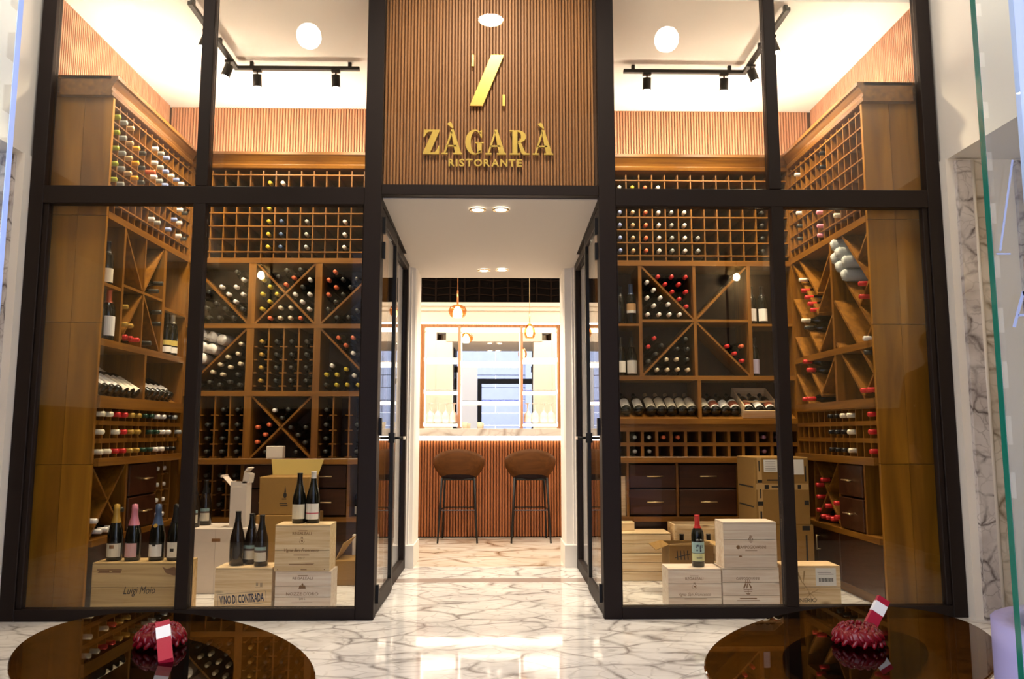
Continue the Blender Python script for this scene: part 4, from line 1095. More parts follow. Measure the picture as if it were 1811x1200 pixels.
# ------------------------------------------------------------------ cardboard
def carton(x0, x1, y0, y1, z0, z1, label, m, name='carton', cat='carton', seam=True):
    r = empty(name, ((x0+x1)/2, (y0+y1)/2, z0), label, cat)
    box('body', m, r, x0, x1, y0, y1, z0, z1, bev=.004)
    return r
r = carton(1.760, 2.135, .80, 1.18, 0, .418, 'lower brown carton of the tall taped pair in the corner', M['card'])
mark(r, M['ink_k'], [rect(2.085, .395, .05, .03), rect(2.085, .25, .012, .20), rect(1.80, .40, .07, .02)], .80)
r = carton(1.755, 2.118, .80, 1.18, .4185, .858, 'upper brown carton of the tall taped pair with two white papers', M['card'])
box('tape', colmat('tan_tape', (.46, .28, .10)), r, 1.762, 2.112, .7985, .80, .645, .685)
box('tape', colmat('tan_tape', (.46, .28, .10)), r, 1.772, 1.803, .7980, .7985, .44, .855)
mark(r, M['ink_k'], [rect(1.833, .664, .028, .026), rect(1.90, .664, .07, .010), rect(1.98, .664, .07, .012), rect(2.05, .664, .022, .026), rect(1.788, .555, .036, .028), rect(1.790, .62, .008, .06), rect(1.786, .80, .008, .07), rect(1.788, .70, .03, .02), rect(2.095, .56, .03, .03), rect(2.095, .75, .008, .10), rect(1.79, .47, .012, .07), rect(1.90, .708, .13, .008)], .7978)
box('paper', LW, r, 1.817, 1.908, .7975, .7985, .762, .842); box('paper', LW, r, 1.952, 2.085, .7975, .7985, .745, .842)
mark(r, colmat('grey_print', (.35, .33, .30)), [rect(1.862, .83-.011*k, .07, .004) for k in range(6)], .7974)
for z in (.66, .53): MB().box(1.7545, 1.7550, .84, 1.15, z-.005, z+.005).build('side_mark', M['ink_k'], r)
# open carton with tally strokes
r = empty('open_carton', (1.28, .78, 0), 'open brown carton with black tally strokes and spread flaps behind the red capped bottle', 'carton')
x0, x1, y0, y1, z1 = 1.145, 1.43, .66, .90, .305
for nm, a in (('side', (x0, x1, y0, y0+.004)), ('side', (x0, x1, y1-.004, y1)), ('side', (x0, x0+.004, y0+.0045, y1-.0045)), ('side', (x1-.004, x1, y0+.0045, y1-.0045))):
    box(nm, M['card'], r, *a, .004, z1)
box('bottom', M['card'], r, x0, x1, y0, y1, 0, .0035)
MB().hexa([(x0,y0,z1+.001),(x1-.03,y0,z1+.001),(x1-.05,y0-.10,z1+.035),(x0-.015,y0-.10,z1+.02),(x0,y0,z1+.005),(x1-.03,y0,z1+.005),(x1-.05,y0-.10,z1+.039),(x0-.015,y0-.10,z1+.024)]).build('flap', M['card_in'], r)
MB().hexa([(x0,y0+.01,z1+.001),(x0,y1,z1+.001),(x0-.085,y1,z1-.022),(x0-.085,y0+.01,z1-.032),(x0,y0+.01,z1+.005),(x0,y1,z1+.005),(x0-.085,y1,z1-.018),(x0-.085,y0+.01,z1-.028)]).build('flap', M['card'], r)
MB().hexa([(x1,y0,z1+.001),(x1,y1,z1+.001),(x1+.09,y1,z1-.01),(x1+.09,y0,z1-.035),(x1,y0,z1+.005),(x1,y1,z1+.005),(x1+.09,y1,z1-.006),(x1+.09,y0,z1-.031)]).build('flap', M['card_in'], r)
mark(r, M['ink_k'], [[(1.195+.022*k, .215),(1.201+.022*k, .215),(1.197+.022*k, .273),(1.191+.022*k, .273)] for k in range(4)] + [[(1.18,.226),(1.28,.250),(1.28,.255),(1.18,.231)]], y0)
# wooden case with two bottles behind it, and a small white and navy box
r = empty('open_case', (1.45, 1.2, 0), 'open wooden case with a pale rim behind the tally marked carton', 'crate')
for a in ((1.275, 1.62, 1.30, 1.312, 0, .385), (1.275, 1.287, 1.08, 1.2995, 0, .385), (1.608, 1.62, 1.08, 1.2995, 0, .385), (1.2875, 1.6075, 1.08, 1.092, 0, .14), (1.2875, 1.6075, 1.08, 1.10, .36, .385), (1.2875, 1.6075, 1.0925, 1.2995, 0, .008)):
    box('board', M['pine'], r, *a)
for k, x in enumerate((1.35, 1.445, 1.54)):
    o = bottle(BORD, 'bottle with white label inside the open wooden case, %s' % ('nearest the board crate', 'behind the red capped bottle', 'nearest the tall crates')[k], foil='x', bands=(('label', .17, .255, LW),), half=1.2, scale=1.0); put(o, x, 1.20, .0085)
r = carton(1.335+.10, 1.335+.22, .52, .62, 0, .245, 'small white box with navy top and round emblem behind the tall crates', M['card_w'], name='gift_box', cat='box')
box('navy_band', colmat('navy_card', (.05, .06, .09)), r, 1.4345, 1.5555, .5195, .6205, .185, .2455)
mark(r, M['ink'], [disc(1.475, .145, .022, .024, 12), rect(1.475, .105, .05, .008)], .52)
# champagne side
r = carton(-1.975, -1.565, .74, 1.05, 0, .4105, 'pale grey carton with hand hole, two bottles on top, champagne side', M['card_w'])
box('hand_hole', M['ink'], r, -1.79, -1.735, .7385, .7395, .325, .345)
MB().box(-1.90, -1.898, .7392, .74, .004, .405).box(-1.768, -1.766, .7392, .74, .004, .405).build('seam', colmat('seam_tape', (.45, .37, .31)), r, kind='stuff')  # darker vertical seam strips on the carton front
r = empty('bottle_box', (-1.645, .83, .411), 'tall narrow white bottle box with open lid flaps on the grey carton', 'box')
x0, x1, y0, y1, z0, z1 = -1.695, -1.590, .775, .88, .4112, .705
box('body', M['card_w'], r, x0, x1, y0, y1, z0, z1-.035)
for a in ((x0, x1, y0, y0+.003), (x0, x0+.003, y0+.0035, y1), (x1-.003, x1, y0+.0035, y1)): box('rim', M['card_w'], r, *a, z1-.034, z1)
MB().hexa([(x0,y0,z1-.03),(x0,y1,z1-.03),(x0-.055,y1,z1+.03),(x0-.055,y0,z1+.03),(x0,y0,z1-.027),(x0,y1,z1-.027),(x0-.055,y1,z1+.033),(x0-.055,y0,z1+.033)]).build('lid_flap', M['card_w'], r)
MB().box(x0-.068, x0-.052, y0, y1, z1+.026, z1+.040).build('lid_flap', M['card_w'], r)
MB().hexa([(x1-.03,y0,z1-.012),(x1+.01,y0,z1-.012),(x1+.01,y1,z1-.012),(x1-.03,y1,z1-.012),(x1-.02,y0,z1+.06),(x1+.018,y0,z1+.045),(x1+.018,y1,z1+.045),(x1-.02,y1,z1+.06)]).build('lid', M['card_w'], r)
MB().hexa([(x1-.022,y0,z1+.061),(x1-.012,y0,z1+.061),(x1-.012,y1,z1+.061),(x1-.022,y1,z1+.061),(x1+.0,y0,z1+.09),(x1+.014,y0,z1+.086),(x1+.014,y1,z1+.086),(x1+.0,y1,z1+.09)]).build('lid_flap', M['card_w'], r)
r = carton(-1.585, -1.20, .98, 1.30, 0, .468, 'lower brown carton of the pair behind the crate stack, champagne side', M['card'])
r = carton(-1.570, -1.232, .985, 1.27, .4685, .722, 'upper brown carton with raised yellow flap, champagne side', M['card'])
MB().hexa([(-1.560,1.262,.723),(-1.235,1.262,.723),(-1.205,1.295,.83),(-1.530-.05,1.295,.83),(-1.560,1.266,.723),(-1.235,1.266,.723),(-1.205,1.299,.83),(-1.58,1.299,.83)]).build('flap', colmat('yellow_card_inside', (.44, .32, .085)), r)
mark(r, M['ink_k'], [disc(-1.395, .60, .012, .02, 10), rect(-1.40, .575, .03, .006), rect(-1.405, .545, .05, .006), rect(-1.40, .53, .05, .006), [(-1.40,.62),(-1.395,.665),(-1.388,.62)]], .985)
r = carton(-1.055, -.80, 1.0, 1.25, 0, .165, 'low brown carton with one upright flap beside the door post, champagne side', M['card'])
MB().hexa([(-1.052,1.02,.166),(-1.052,1.24,.166),(-.955,1.24,.30),(-1.0,1.02,.275),(-1.048,1.02,.166),(-1.048,1.24,.166),(-.951,1.24,.30),(-.996,1.02,.275)]).build('flap', M['card_in'], r)
mark(r, M['ink'], [rect(-.885, .11, .03, .035)], 1.0)
r = carton(-.985, -.80, 1.275, 1.325, 0, .30, 'white box with small brown emblem behind the low open carton', M['card_w'], name='white_box', cat='box')
mark(r, M['ink'], [disc(-.90, .232, .022, .02, 10)], 1.275)
carton(-1.632, -1.512, 1.330, 1.402, .8345, .925, 'small white carton on the ledge under the crossed bin', M['card_w'], name='small_carton')
# ------------------------------------------------------------------ bar
bar = empty('bar_counter', (-.03, 3.8, 0), 'bar counter with marble top and glowing underside over orange fluted front', 'counter')
box('core', M['slatback'], bar, -2.3, 2.3, 3.462, 3.95, 0, .985)
slats('slats', (-2.3, 3.4615, 0), (1,0,0), (0,-1,0), 4.6, .012, .955, .0285, .016, bar, M['barslat'])
box('plinth', M['dark'], bar, -2.3, 2.3, 3.455, 3.462, 0, .011)
for x0, x1 in ((-2.35, .42), (.4205, 2.35)):
    box('marble_top', M['counter'], bar, x0, x1, 3.30, 3.98, .990, 1.062, bev=.003)
box('led_strip', M['e_led'], bar, -2.3, 2.3, 3.40, 3.415, .945, .9895)  # taller than the strip itself: its glow is built into the height

# shelf unit with mirrors
su = empty('bar_shelf_unit', (-.04, 4.42, 0), 'lit mirrored shelf unit framed in orange slatted wood behind the bar', 'shelf')
box('back_board', M['slatback'], su, -1.0, .92, 4.47, 4.50, .3, 2.243)
for a, b in ((-1.0, -.775), (.722, .92)):
    box('frame', M['signslat'], su, a, b, 4.40, 4.47, .3, 2.243)
    slats('slats', (a, 4.3995, 0), (1,0,0), (0,-1,0), b-a, .3, 2.243, .0285, .012, su, M['signslat'])
box('frame', M['signslat'], su, -.7745, .7215, 4.40, 4.47, 2.205, 2.243)
for a, b in ((-.392, -.366), (.305, .330)): box('upright', M['slat'], su, a, b, 4.27, 4.47, .3, 2.2045)
for a, b in ((-.773, -.393), (-.365, .304), (.331, .720)): box('mirror', M['mirror'], su, a, b, 4.462, 4.468, .4, 2.20)
LS = M['e_led']
def shelf(a, b, z, d=4.28, th=.016):
    box('glass_shelf', M['clearglass'], su, a, b, d, 4.461, z, z+th)
    box('led_strip', LS, su, a+.006, b-.006, 4.435, 4.455, z-.022, z-.006)
    box('led_strip', LS, su, a+.006, b-.006, d, d+.010, z-.024, z-.001)  # front strip made taller to stand in for the LED bloom
for a, b in ((-.773, -.393), (.331, .720)):
    for z in (1.835, 1.478, 1.118): shelf(a, b, z)
    box('led_strip', LS, su, a+.006, b-.006, 4.42, 4.455, 2.165, 2.200)
shelf(-.365, .304, 1.795); shelf(-.365, .304, 1.362); box('led_strip', LS, su, -.36, .30, 4.42, 4.455, 2.165, 2.200)
for x in (-.768, .716, -.360, .299): box('led_strip', LS, su, x-.004, x+.004, 4.45, 4.46, 1.09, 2.15)

# upside down wine glasses on the lowest shelves
WG = [(.036, 0), (.040, .03), (.042, .06), (.034, .095), (.016, .118), (.005, .132), (.004, .205), (.012, .210), (.034, .214), (.034, .216), (0, .217)]
wgm = MB().lathe(WG, n=14).mesh('wine_glass', plain('bright_crystal', (.90, .88, .84), .12))
k = 0
for grp, xs in (('glasses beside the left hand mirror', (-.705, -.618, -.528, -.445)), ('glasses beside the other mirror', (.388, .468, .568, .650))):
    for x in xs:
        linkmesh('wine_glass', wgm, None, (x, 4.36, 1.1342), label='upturned stemmed wine glass on the lowest shelf of the %s mirror bay' % ('outer' if x < 0 else 'inner'), cat='glass', group='upturned wine glasses, %s' % ('copper pendant side' if x < 0 else 'slim pendant side'))['label'] = 'upturned stemmed wine glass on the lowest bar shelf, %s' % ('copper pendant side' if x < 0 else 'slim pendant side')
# three cups on the counter in front of the centre mirror
cup = MB().lathe([(0, 0), (.022, 0), (.030, .07), (.027, .07), (.020, .006), (0, .006)], n=12).mesh('paper_cup', M['cream'])
for x, l in ((-.30, 'small cream cup on the counter nearest the copper pendant'), (-.14, 'small cream cup on the counter below the middle mirror'), ):
    linkmesh('cup', cup, None, (x, 3.93, 1.0622), label=l, cat='cup')

# cream stepped moulding and dark lattice frieze over the shelves
t = box('trim_7', M['cove'], None, -2.5, 2.5, 4.40, 4.52, 2.262, 2.30, kind='structure')
for k, (z0, z1, d) in enumerate(((2.30, 2.36, 4.43), (2.36, 2.40, 4.45), (2.40, 2.45, 4.42), (2.45, 2.49, 4.38))):
    box('moulding', M['cove'], t, -2.5, 2.5, d, 4.52, z0+.001, z1)
box('led_strip', M['e_led'], t, -1.0, .92, 4.41, 4.43, 2.246, 2.261)
fz = box('lattice_frieze', M['dark'], None, -2.4, 2.4, 4.46, 4.52, 2.492, 2.995, label='dark lattice frieze with wavy rails above the cream moulding over the bar', cat='frieze')
for k in range(-8, 9):
    box('batten', M['darkrail'], fz, k*.165-.010, k*.165+.010, 4.445, 4.4595, 2.495, 2.99)
for z in (2.57, 2.65, 2.74, 2.84):
    b = MB(); n = 96; pts = [(-2.3+4.6*i/n, z + .016*abs(math.sin((-2.3+4.6*i/n)*PI/.33))) for i in range(n+1)]
    for (x0, z0), (x1, z1) in zip(pts, pts[1:]):
        b.quad(((x0,4.440,z0),(x1,4.440,z1),(x1,4.440,z1+.012),(x0,4.440,z0+.012))); b.quad(((x0,4.440,z0+.012),(x1,4.440,z1+.012),(x1,4.4445,z1+.012),(x0,4.4445,z0+.012)))
    b.build('wavy_rail', M['darkrail'], fz)
box('frieze_edge', M['darkrail'], fz, -2.4, 2.4, 4.44, 4.459, 2.4925, 2.503)

# bar stools
def make_stool():
    r = empty('bar_stool', (0, 0, 0))
    b = MB(); nu, nv = 22, 7; th = .013
    def pt(i, j, off):
        a = -1.95 + 3.9*i/nu; t = j/nv
        top = .870 - .175*(abs(a)/1.95)**1.75
        z = .585 + (top-.585)*t
        rr = .158 + .092*math.sin(min(1, (z-.585)/.16)*PI/2) - .028*max(0, (z-.745)/.13)**1.5
        rr += off
        return Vector((rr*math.sin(a), -rr*.86*math.cos(a) + .02, z))
    for off, flip in ((0, False), (-th, True)):
        g_ = [[b.bm.verts.new(pt(i, j, off)) for j in range(nv+1)] for i in range(nu+1)]
        for i in range(nu):
            for j in range(nv):
                vs = [g_[i][j], g_[i+1][j], g_[i+1][j+1], g_[i][j+1]]
                f = b.bm.faces.new(vs[::-1] if flip else vs); f.smooth = True
        if not flip: G0 = g_
        else:
            for i in range(nu):
                b.bm.faces.new((G0[i][nv], G0[i+1][nv], g_[i+1][nv], g_[i][nv])); b.bm.faces.new((G0[i][0], g_[i][0], g_[i+1][0], G0[i+1][0]))
            for i in (0, nu):
                for j in range(nv): b.bm.faces.new((G0[i][j], G0[i][j+1], g_[i][j+1], g_[i][j]))
    b.build('back_shell', M['stool'], r)
    MB().lathe([(0, .578), (.150, .580), (.165, .592), (.165, .625), (.150, .640), (0, .645)], n=22, sy=.95).build('seat', M['darkseat'], r)
    for sx in (-1, 1):
        for y0, y1, xb, xt in ((-.185, -.135, .184, .152), (.185, .13, .165, .140)):
            MB().tube((sx*xb, y0, 0), (sx*xt, y1, .60), .0085, .012, n=8).build('leg', M['black'], r)
        MB().tube((sx*.168, -.160, .30), (sx*.152, .158, .30), .006, n=6).build('footrest', M['black'], r)
    MB().tube((-.168, -.160, .30), (.168, -.160, .30), .006, n=6).build('footrest', colmat('grey_steel', (.10, .09, .11)), r)
    MB().tube((-.153, .158, .30), (.153, .158, .30), .006, n=6).build('footrest', M['black'], r)
    MB().tube((-.15, -.135, .583), (.15, -.135, .583), .010, n=6).build('seat_rail', M['black'], r)
    MB().box(-.012, .012, -.1385, -.134, .590, .598).build('maker_plate', M['brass'], r)
    return r
st = make_stool()
tag(st, 'walnut shell bar stool with black legs, under the copper pendant', 'stool', 'bar stools at the counter'); st.location = (-.323, 3.215, 0)
s2 = copy_tree(st); s2['label'] = 'walnut shell bar stool with black legs, under the slim pendant'; s2.location = (.362, 3.205, 0)
s3 = copy_tree(st); s3['label'] = 'third walnut bar stool, mostly hidden behind the white jamb'; s3.location = (-1.005, 3.215, 0)

# pendants over the bar
def pendant(x, y, z, label, slim):
    r = empty('pendant_lamp', (x, y, z), label, 'lamp')
    if not slim:
        MB().lathe([(.012, .062), (.045, .060), (.075, .045), (.093, .010), (.088, -.025), (.070, -.055), (.066, -.055), (.084, -.025), (.089, .010), (.071, .043), (.043, .056), (.012, .058)], c=(x, y, z), n=22).build('glass_shade', M['amberglass'], r)
        MB().lathe([(0, .052), (.022, .045), (.046, .0), (.050, -.035), (.040, -.062), (0, -.070)], c=(x, y, z), n=16).build('bulb', M['e_pend'], r)
        MB().tube((x, y, z+.06), (x, y, z+.21), .010, .008, n=10).build('stem', M['copper'], r)
    else:
        MB().lathe([(.012, .075), (.035, .055), (.058, .0), (.058, -.03), (.045, -.075), (.041, -.075), (.054, -.03), (.054, .0), (.031, .052), (.012, .070)], c=(x, y, z), n=18).build('glass_shade', M['amberglass'], r)
        MB().lathe([(0, .05), (.02, .04), (.032, .0), (.034, -.03), (.024, -.06), (0, -.066)], c=(x, y, z), n=14).build('bulb', M['e_pend'], r)
        MB().tube((x, y, z+.07), (x, y, z+.19), .007, .006, n=8).build('stem', M['brass'], r)
    MB().tube((x, y, z+.19), (x, y, 3.0), .0028, n=6).build('cord', M['brass'] if slim else M['copper'], r)
pendant(-.354, 3.35, 2.228, 'copper stemmed pendant with squat amber glass shade over the bar', False)
pendant(.368, 3.35, 2.035, 'brass stemmed pendant with slim amber glass shade over the bar', True)
for x in (-1.3, 1.3): lamp('AREA', 'bar_fill_light', (x, 3.0, 2.98), L_BAR, (1, .86, .68), size=(.5, 1.6))  # unseen area lamps added to brighten the bar room, no fixtures modelled
lamp('AREA', 'bar_fill_light', (0, 2.75, 2.98), L_BAR*.8, (1, .86, .68), size=(1.6, .3))

# ------------------------------------------------------------------ recessed downlights
def downlight(x, y, z, label, on, tilt=0.0, r=.036, power=L_CORR, group=None):
    o = empty('downlight', (x, y, z), label, 'downlight', group)
    MB().lathe([(r, -.001), (r+.016, -.001), (r+.017, -.006), (r+.004, -.008), (r, -.004)], c=(x, y, z), n=20).build('trim_ring', M['brass'], o)
    MB().lathe([(0, -.003), (r, -.003), (r, -.0015), (0, -.0015)], c=(x, y, z), n=18).build('lens', on, o)
    lamp('SPOT', 'spot', (x, y, z-.012), power, (1, .86, .68), o, size=.03, angle=120, blend=.8)
lens = glow('corridor_lens', (1, .88, .70), 40.0)
downlight(-.080, .250, 2.385, 'recessed downlight over the doors, on the copper pendant side', lens)
downlight(.063, .245, 2.385, 'recessed downlight over the doors, on the slim pendant side, with star glare', lens)
downlight(-.066, 1.83, 2.332, 'recessed downlight near the bar opening, on the copper pendant side', lens)
downlight(.080, 1.81, 2.332, 'recessed downlight near the bar opening, on the slim pendant side', lens)

# ------------------------------------------------------------------ track lights in the display ceilings
for s, nm in ((-1, 'champagne side'), (1, 'carton side')):
    tr = empty('light_track', (s*1.83, .93, ZC), 'black L shaped track on the display ceiling, %s' % nm, 'track light')
    box('track', M['black'], tr, s*1.815, s*1.845, .075, .955, ZC-.058, ZC-.034)
    for mx, my in ((1.83, .12), (1.83, .60), (1.72, .94), (1.02, .94)): box('ceiling_mount', M['black'], tr, s*mx-.012, s*mx+.012, my-.012, my+.012, ZC-.0335, ZC-.001)
    box('track', M['black'], tr, s*.95, s*1.8145, .925, .955, ZC-.058, ZC-.034)
    spots = [(s*1.12, .94, 0, 1), (s*1.68, .94, 0, 1), (s*1.83, .80, -s, 0), (s*1.83, .38, -s, 0)]
    for k, (x, y, dx, dy) in enumerate(spots):
        where = ('near the sign panel', 'near the corner', 'on the side arm near the corner', 'on the side arm near the front glass')[k]
        h = empty('track_spotlight', (x, y, ZC-.058), 'black cylinder spotlight %s of the track, %s' % (where, nm), 'spotlight')
        MB().box(x-.03, x+.03, y-.014, y+.014, ZC-.074, ZC-.0585).build('adapter', M['black'], h)
        MB().tube((x, y, ZC-.074), (x, y, ZC-.10), .006, n=8).build('stem', M['black'], h)
        d = Vector((-dx*.35 if dx else 0, dy*.22, -1)).normalized()
        p = Vector((x, y, ZC-.095)); q = p + d*.085
        MB().tube(p, q, .030, n=16).build('head', M['black'], h)
        MB().tube(q, q+d*.003, .024, n=14).build('lens', M['e_spot'], h)
        o = lamp('SPOT', 'beam', q+d*.012, L_SPOT, (1, .80, .54), h, size=.024, angle=110, blend=.8)
        o.rotation_euler = d.to_track_quat('-Z', 'Y').to_euler()

# ------------------------------------------------------------------ lobby: globes, downlight, sconces
for k, (x, z) in enumerate(((-2.35, 3.845), (-1.352, 3.925), (1.298, 3.925), (2.37, 3.89))):
    y = -1.0
    o = empty('globe_pendant', (x, y, z), 'opal globe pendant mirrored in the upper glazing, %s' % ('champagne side outer pane', 'champagne side inner pane', 'carton side inner pane', 'carton side outer pane')[k], 'lamp')
    MB().lathe([(0, -.090), (.034, -.083), (.064, -.064), (.083, -.034), (.090, 0), (.083, .034), (.064, .064), (.034, .083), (0, .090)], c=(x, y, z), n=20).build('globe', M['e_globe'], o)
    MB().tube((x, y, z+.088), (x, y, z+.105), .016, n=10).build('cap', M['brass'], o)
    MB().tube((x, y, z+.105), (x, y, 4.199), .002, n=6).build('cord', M['black'], o)
o = empty('downlight', (-.012, -1.28, 4.199), 'round ceiling light mirrored in the glass over the sign', 'downlight')
MB().lathe([(0, -.012), (.095, -.012), (.098, -.001), (0, -.001)], c=(-.012, -1.28, 4.199), n=24).build('lens', M['e_down'], o)
lamp('SPOT', 'spot', (-.012, -1.30, 4.17), 170, (1, .86, .66), o, rot=(math.radians(46), 0, 0), size=.02, angle=70, blend=1.0)
MB().lathe([(.099, -.001), (.112, -.001), (.112, -.010), (.099, -.014)], c=(-.012, -1.28, 4.199), n=24).build('trim_ring', M['brass'], o)

def sconce(x, y, z, nx, ny, label, flip=1):
    r = empty('wall_sconce', (x, y, z), label, 'wall lamp')
    n = Vector((nx, ny, 0)); t = Vector((-ny, nx, 0))*flip; p = Vector((x, y, z)) + n*.10
    MB().tube(Vector((x, y, z-.10))+n*.001, Vector((x, y, z-.10))+n*.02, .05, n=16).build('wall_plate', M['black'], r)
    MB().tube(Vector((x, y, z-.10))+n*.02, p+Vector((0, 0, -.10)), .008, n=8).build('bracket', M['black'], r)
    MB().tube(p+Vector((0, 0, -.95)), p+Vector((0, 0, .16)), .012, n=8).build('rod', M['black'], r)
    MB().lathe([(0, -.03), (.03, -.02), (.036, 0), (.03, .02), (0, .03)], c=p+Vector((0, 0, -.10)), n=12).lathe([(0, -.03), (.03, -.02), (.036, 0), (.03, .02), (0, .03)], c=p+Vector((0, 0, -.78)), n=12).build('balls', M['black'], r, kind='stuff')
    q = p + t*.10
    MB().tube(p, q, .006, n=8).build('arm', M['brass'], r)
    MB().lathe([(0, .004), (.11, .0), (.11, .006), (0, .012)], c=q, n=20).build('disc', M['brass'], r)
    MB().tube(q+Vector((0, 0, -.05)), q+Vector((0, 0, 0)), .016, n=10).build('socket', M['brass'], r)
    MB().tube(q+Vector((0, 0, .012)), q+Vector((0, 0, .14)), .006, n=8).build('stem', M['black'], r)
    MB().lathe([(0, -.13), (.028, -.115), (.034, -.09), (.022, -.06), (0, -.05)], c=q, n=14).build('bulb', M['e_bulb'], r)
sconce(-2.14, -3.099, 2.62, 0, 1, 'black rod sconce with brass disc and bulb mirrored in the glass, champagne side')
sconce(2.28, -3.099, 2.62, 0, 1, 'black rod sconce with brass disc and bulb mirrored in the glass, carton side', -1)
sconce(3.749, -1.70, 2.30, -1, 0, 'sconce with brass disc and bulb mirrored at the outer glazing, carton side')
sconce(-2.78, -3.099, 2.45, 0, 1, 'sconce mirrored beside the glazing bar, champagne side')

# ------------------------------------------------------------------ lobby tables and what stands on them
def table(cx, cy, rx, ry, th, label):
    r = empty('lounge_table', (cx, cy, 0), label, 'table'); r.rotation_euler = (0, 0, th)
    e = ry/rx
    MB().lathe([(0, .438), (rx-.004, .438), (rx, .441), (rx, .447), (rx-.004, .450), (0, .450)], c=(cx, cy, 0), n=64, sy=e, smooth=False).build('glass_top', M['smoke'], r)
    MB().lathe([(0, 0), (rx*.46, 0), (rx*.46, .012), (rx*.40, .02), (rx*.40, .40), (rx*.50, .41), (rx*.50, .4375), (0, .4375)], c=(cx, cy, 0), n=48, sy=e).build('drum_base', plain('dark_drum', (.012, .007, .007), .25), r)
table(-.828, -2.365, .602, .322, -.893, 'oval smoked glass coffee table carrying the leaning red card in front of the bowl')
table(1.006, -2.308, .602, .325, .85, 'oval smoked glass coffee table beside the lilac chair')
def bowl(cx, cy, label):
    z0 = .4505; k_ = .82
    o = MB().lathe([(0, 0), (.045, 0), (.070, .012), (.078, .030), (.066, .052), (.045, .062), (.03, .048), (0, .04)], c=(cx, cy, z0), n=24).build('woven_bowl', M['red_cer'], None, label, 'bowl', base=(cx, cy, z0)); o.scale = (k_,)*3
    b = MB()
    for ring, (rr, zz, n, ln, tl) in enumerate(((.071, .020, 15, .022, .5), (.070, .037, 15, -.021, .9), (.056, .053, 12, .020, 1.2), (.038, .058, 9, -.017, 1.5))):
        for k in range(n):
            a = 2*PI*(k+.5*(ring % 2))/n
            c = Vector((cx+rr*math.cos(a), cy+rr*math.sin(a), z0+zz))
            t = Vector((-math.sin(a), math.cos(a), 0)); u = Vector((-math.cos(a)*.55, -math.sin(a)*.55, .8)).normalized()
            d = (t*.55*(1 if ln > 0 else -1) + u).normalized()
            L = abs(ln)
            rot = d.to_track_quat('Z', 'Y').to_matrix().to_4x4()
            b.lathe([(0, -L), (.0065, -L*.7), (.0095, 0), (.0065, L*.7), (0, L)], c=c, n=7, M=rot)
    b.build('woven_strands', M['red_cer'], o, kind='stuff')
bowl(-.868, -2.262, 'red glazed woven bowl behind the leaning red card')
bowl(1.022, -2.290, 'red glazed woven bowl with red card standing behind it')
def cardbox(p0, p1, w, th, label, f0, f1):
    p0 = Vector(p0); p1 = Vector(p1); d = (p1-p0); L = d.length; d.normalize()
    x = Vector((1, 0, 0)); x = (x - d*x.dot(d)).normalized(); n = d.cross(x)
    Mx = Matrix((( x.x, n.x, d.x, p0.x), (x.y, n.y, d.y, p0.y), (x.z, n.z, d.z, p0.z), (0, 0, 0, 1)))
    o = MB().box(-w/2, w/2, -th/2, th/2, 0, L, M=Mx).build('card_box', M['redcard'], None, label, 'card', base=p0)
    MB().box(-w/2-.0004, w/2+.0004, -th/2-.0006, th/2+.0006, L*f0, L*f1, M=Mx).build('white_band', M['paper'], o)
cardbox((-.785, -2.425, .4525), (-.840, -2.320, .522), .034, .014, 'slim red card box with white band leaning on its woven bowl', .56, .86)
cardbox((1.080, -2.205, .4525), (1.150, -2.180, .548), .034, .016, 'slim red card box with white band tilted behind its woven bowl', .60, .86)

# lilac tub chair behind the sidelight
r = empty('tub_chair', (1.38, -2.82, 0), 'lilac shell tub chair with dark seat behind the shopfront glass', 'chair')
b = MB(); n = 20; ring = []
for off in (0, .05):
    g_ = []
    for i in range(n+1):
        a = math.radians(60 + 240*i/n); rr = .27 - off
        g_.append([b.bm.verts.new((1.38+rr*math.cos(a)*(1 if j else .92), -2.82+rr*math.sin(a)*(1 if j else .92), z)) for j, z in enumerate((.20, .40, .56, .61))])
    ring.append(g_)
for i in range(n):
    for j in range(3):
        for g_, fl_ in ((ring[0], 0), (ring[1], 1)):
            vs = [g_[i][j], g_[i+1][j], g_[i+1][j+1], g_[i][j+1]]
            b.bm.faces.new(vs[::-1] if fl_ else vs).smooth = True
    b.bm.faces.new((ring[0][i][3], ring[0][i+1][3], ring[1][i+1][3], ring[1][i][3])).smooth = True
    b.bm.faces.new((ring[0][i][0], ring[1][i][0], ring[1][i+1][0], ring[0][i+1][0]))
for i in (0, n):
    for j in range(3): b.bm.faces.new((ring[0][i][j], ring[0][i][j+1], ring[1][i][j+1], ring[1][i][j]))
b.build('shell', M['lilac'], r)
MB().lathe([(0, .20), (.21, .20), (.215, .22), (.215, .40), (.19, .43), (0, .435)], c=(1.38, -2.82, 0), n=24).build('seat', M['darkseat'], r)
for a in (45, 135, 225, 315):
    ca, sa = math.cos(rd(a)), math.sin(rd(a)); MB().tube((1.38+.20*ca, -2.82+.20*sa, 0), (1.38+.15*ca, -2.82+.15*sa, .20), .010, .014, n=8).build('leg', M['black'], r)

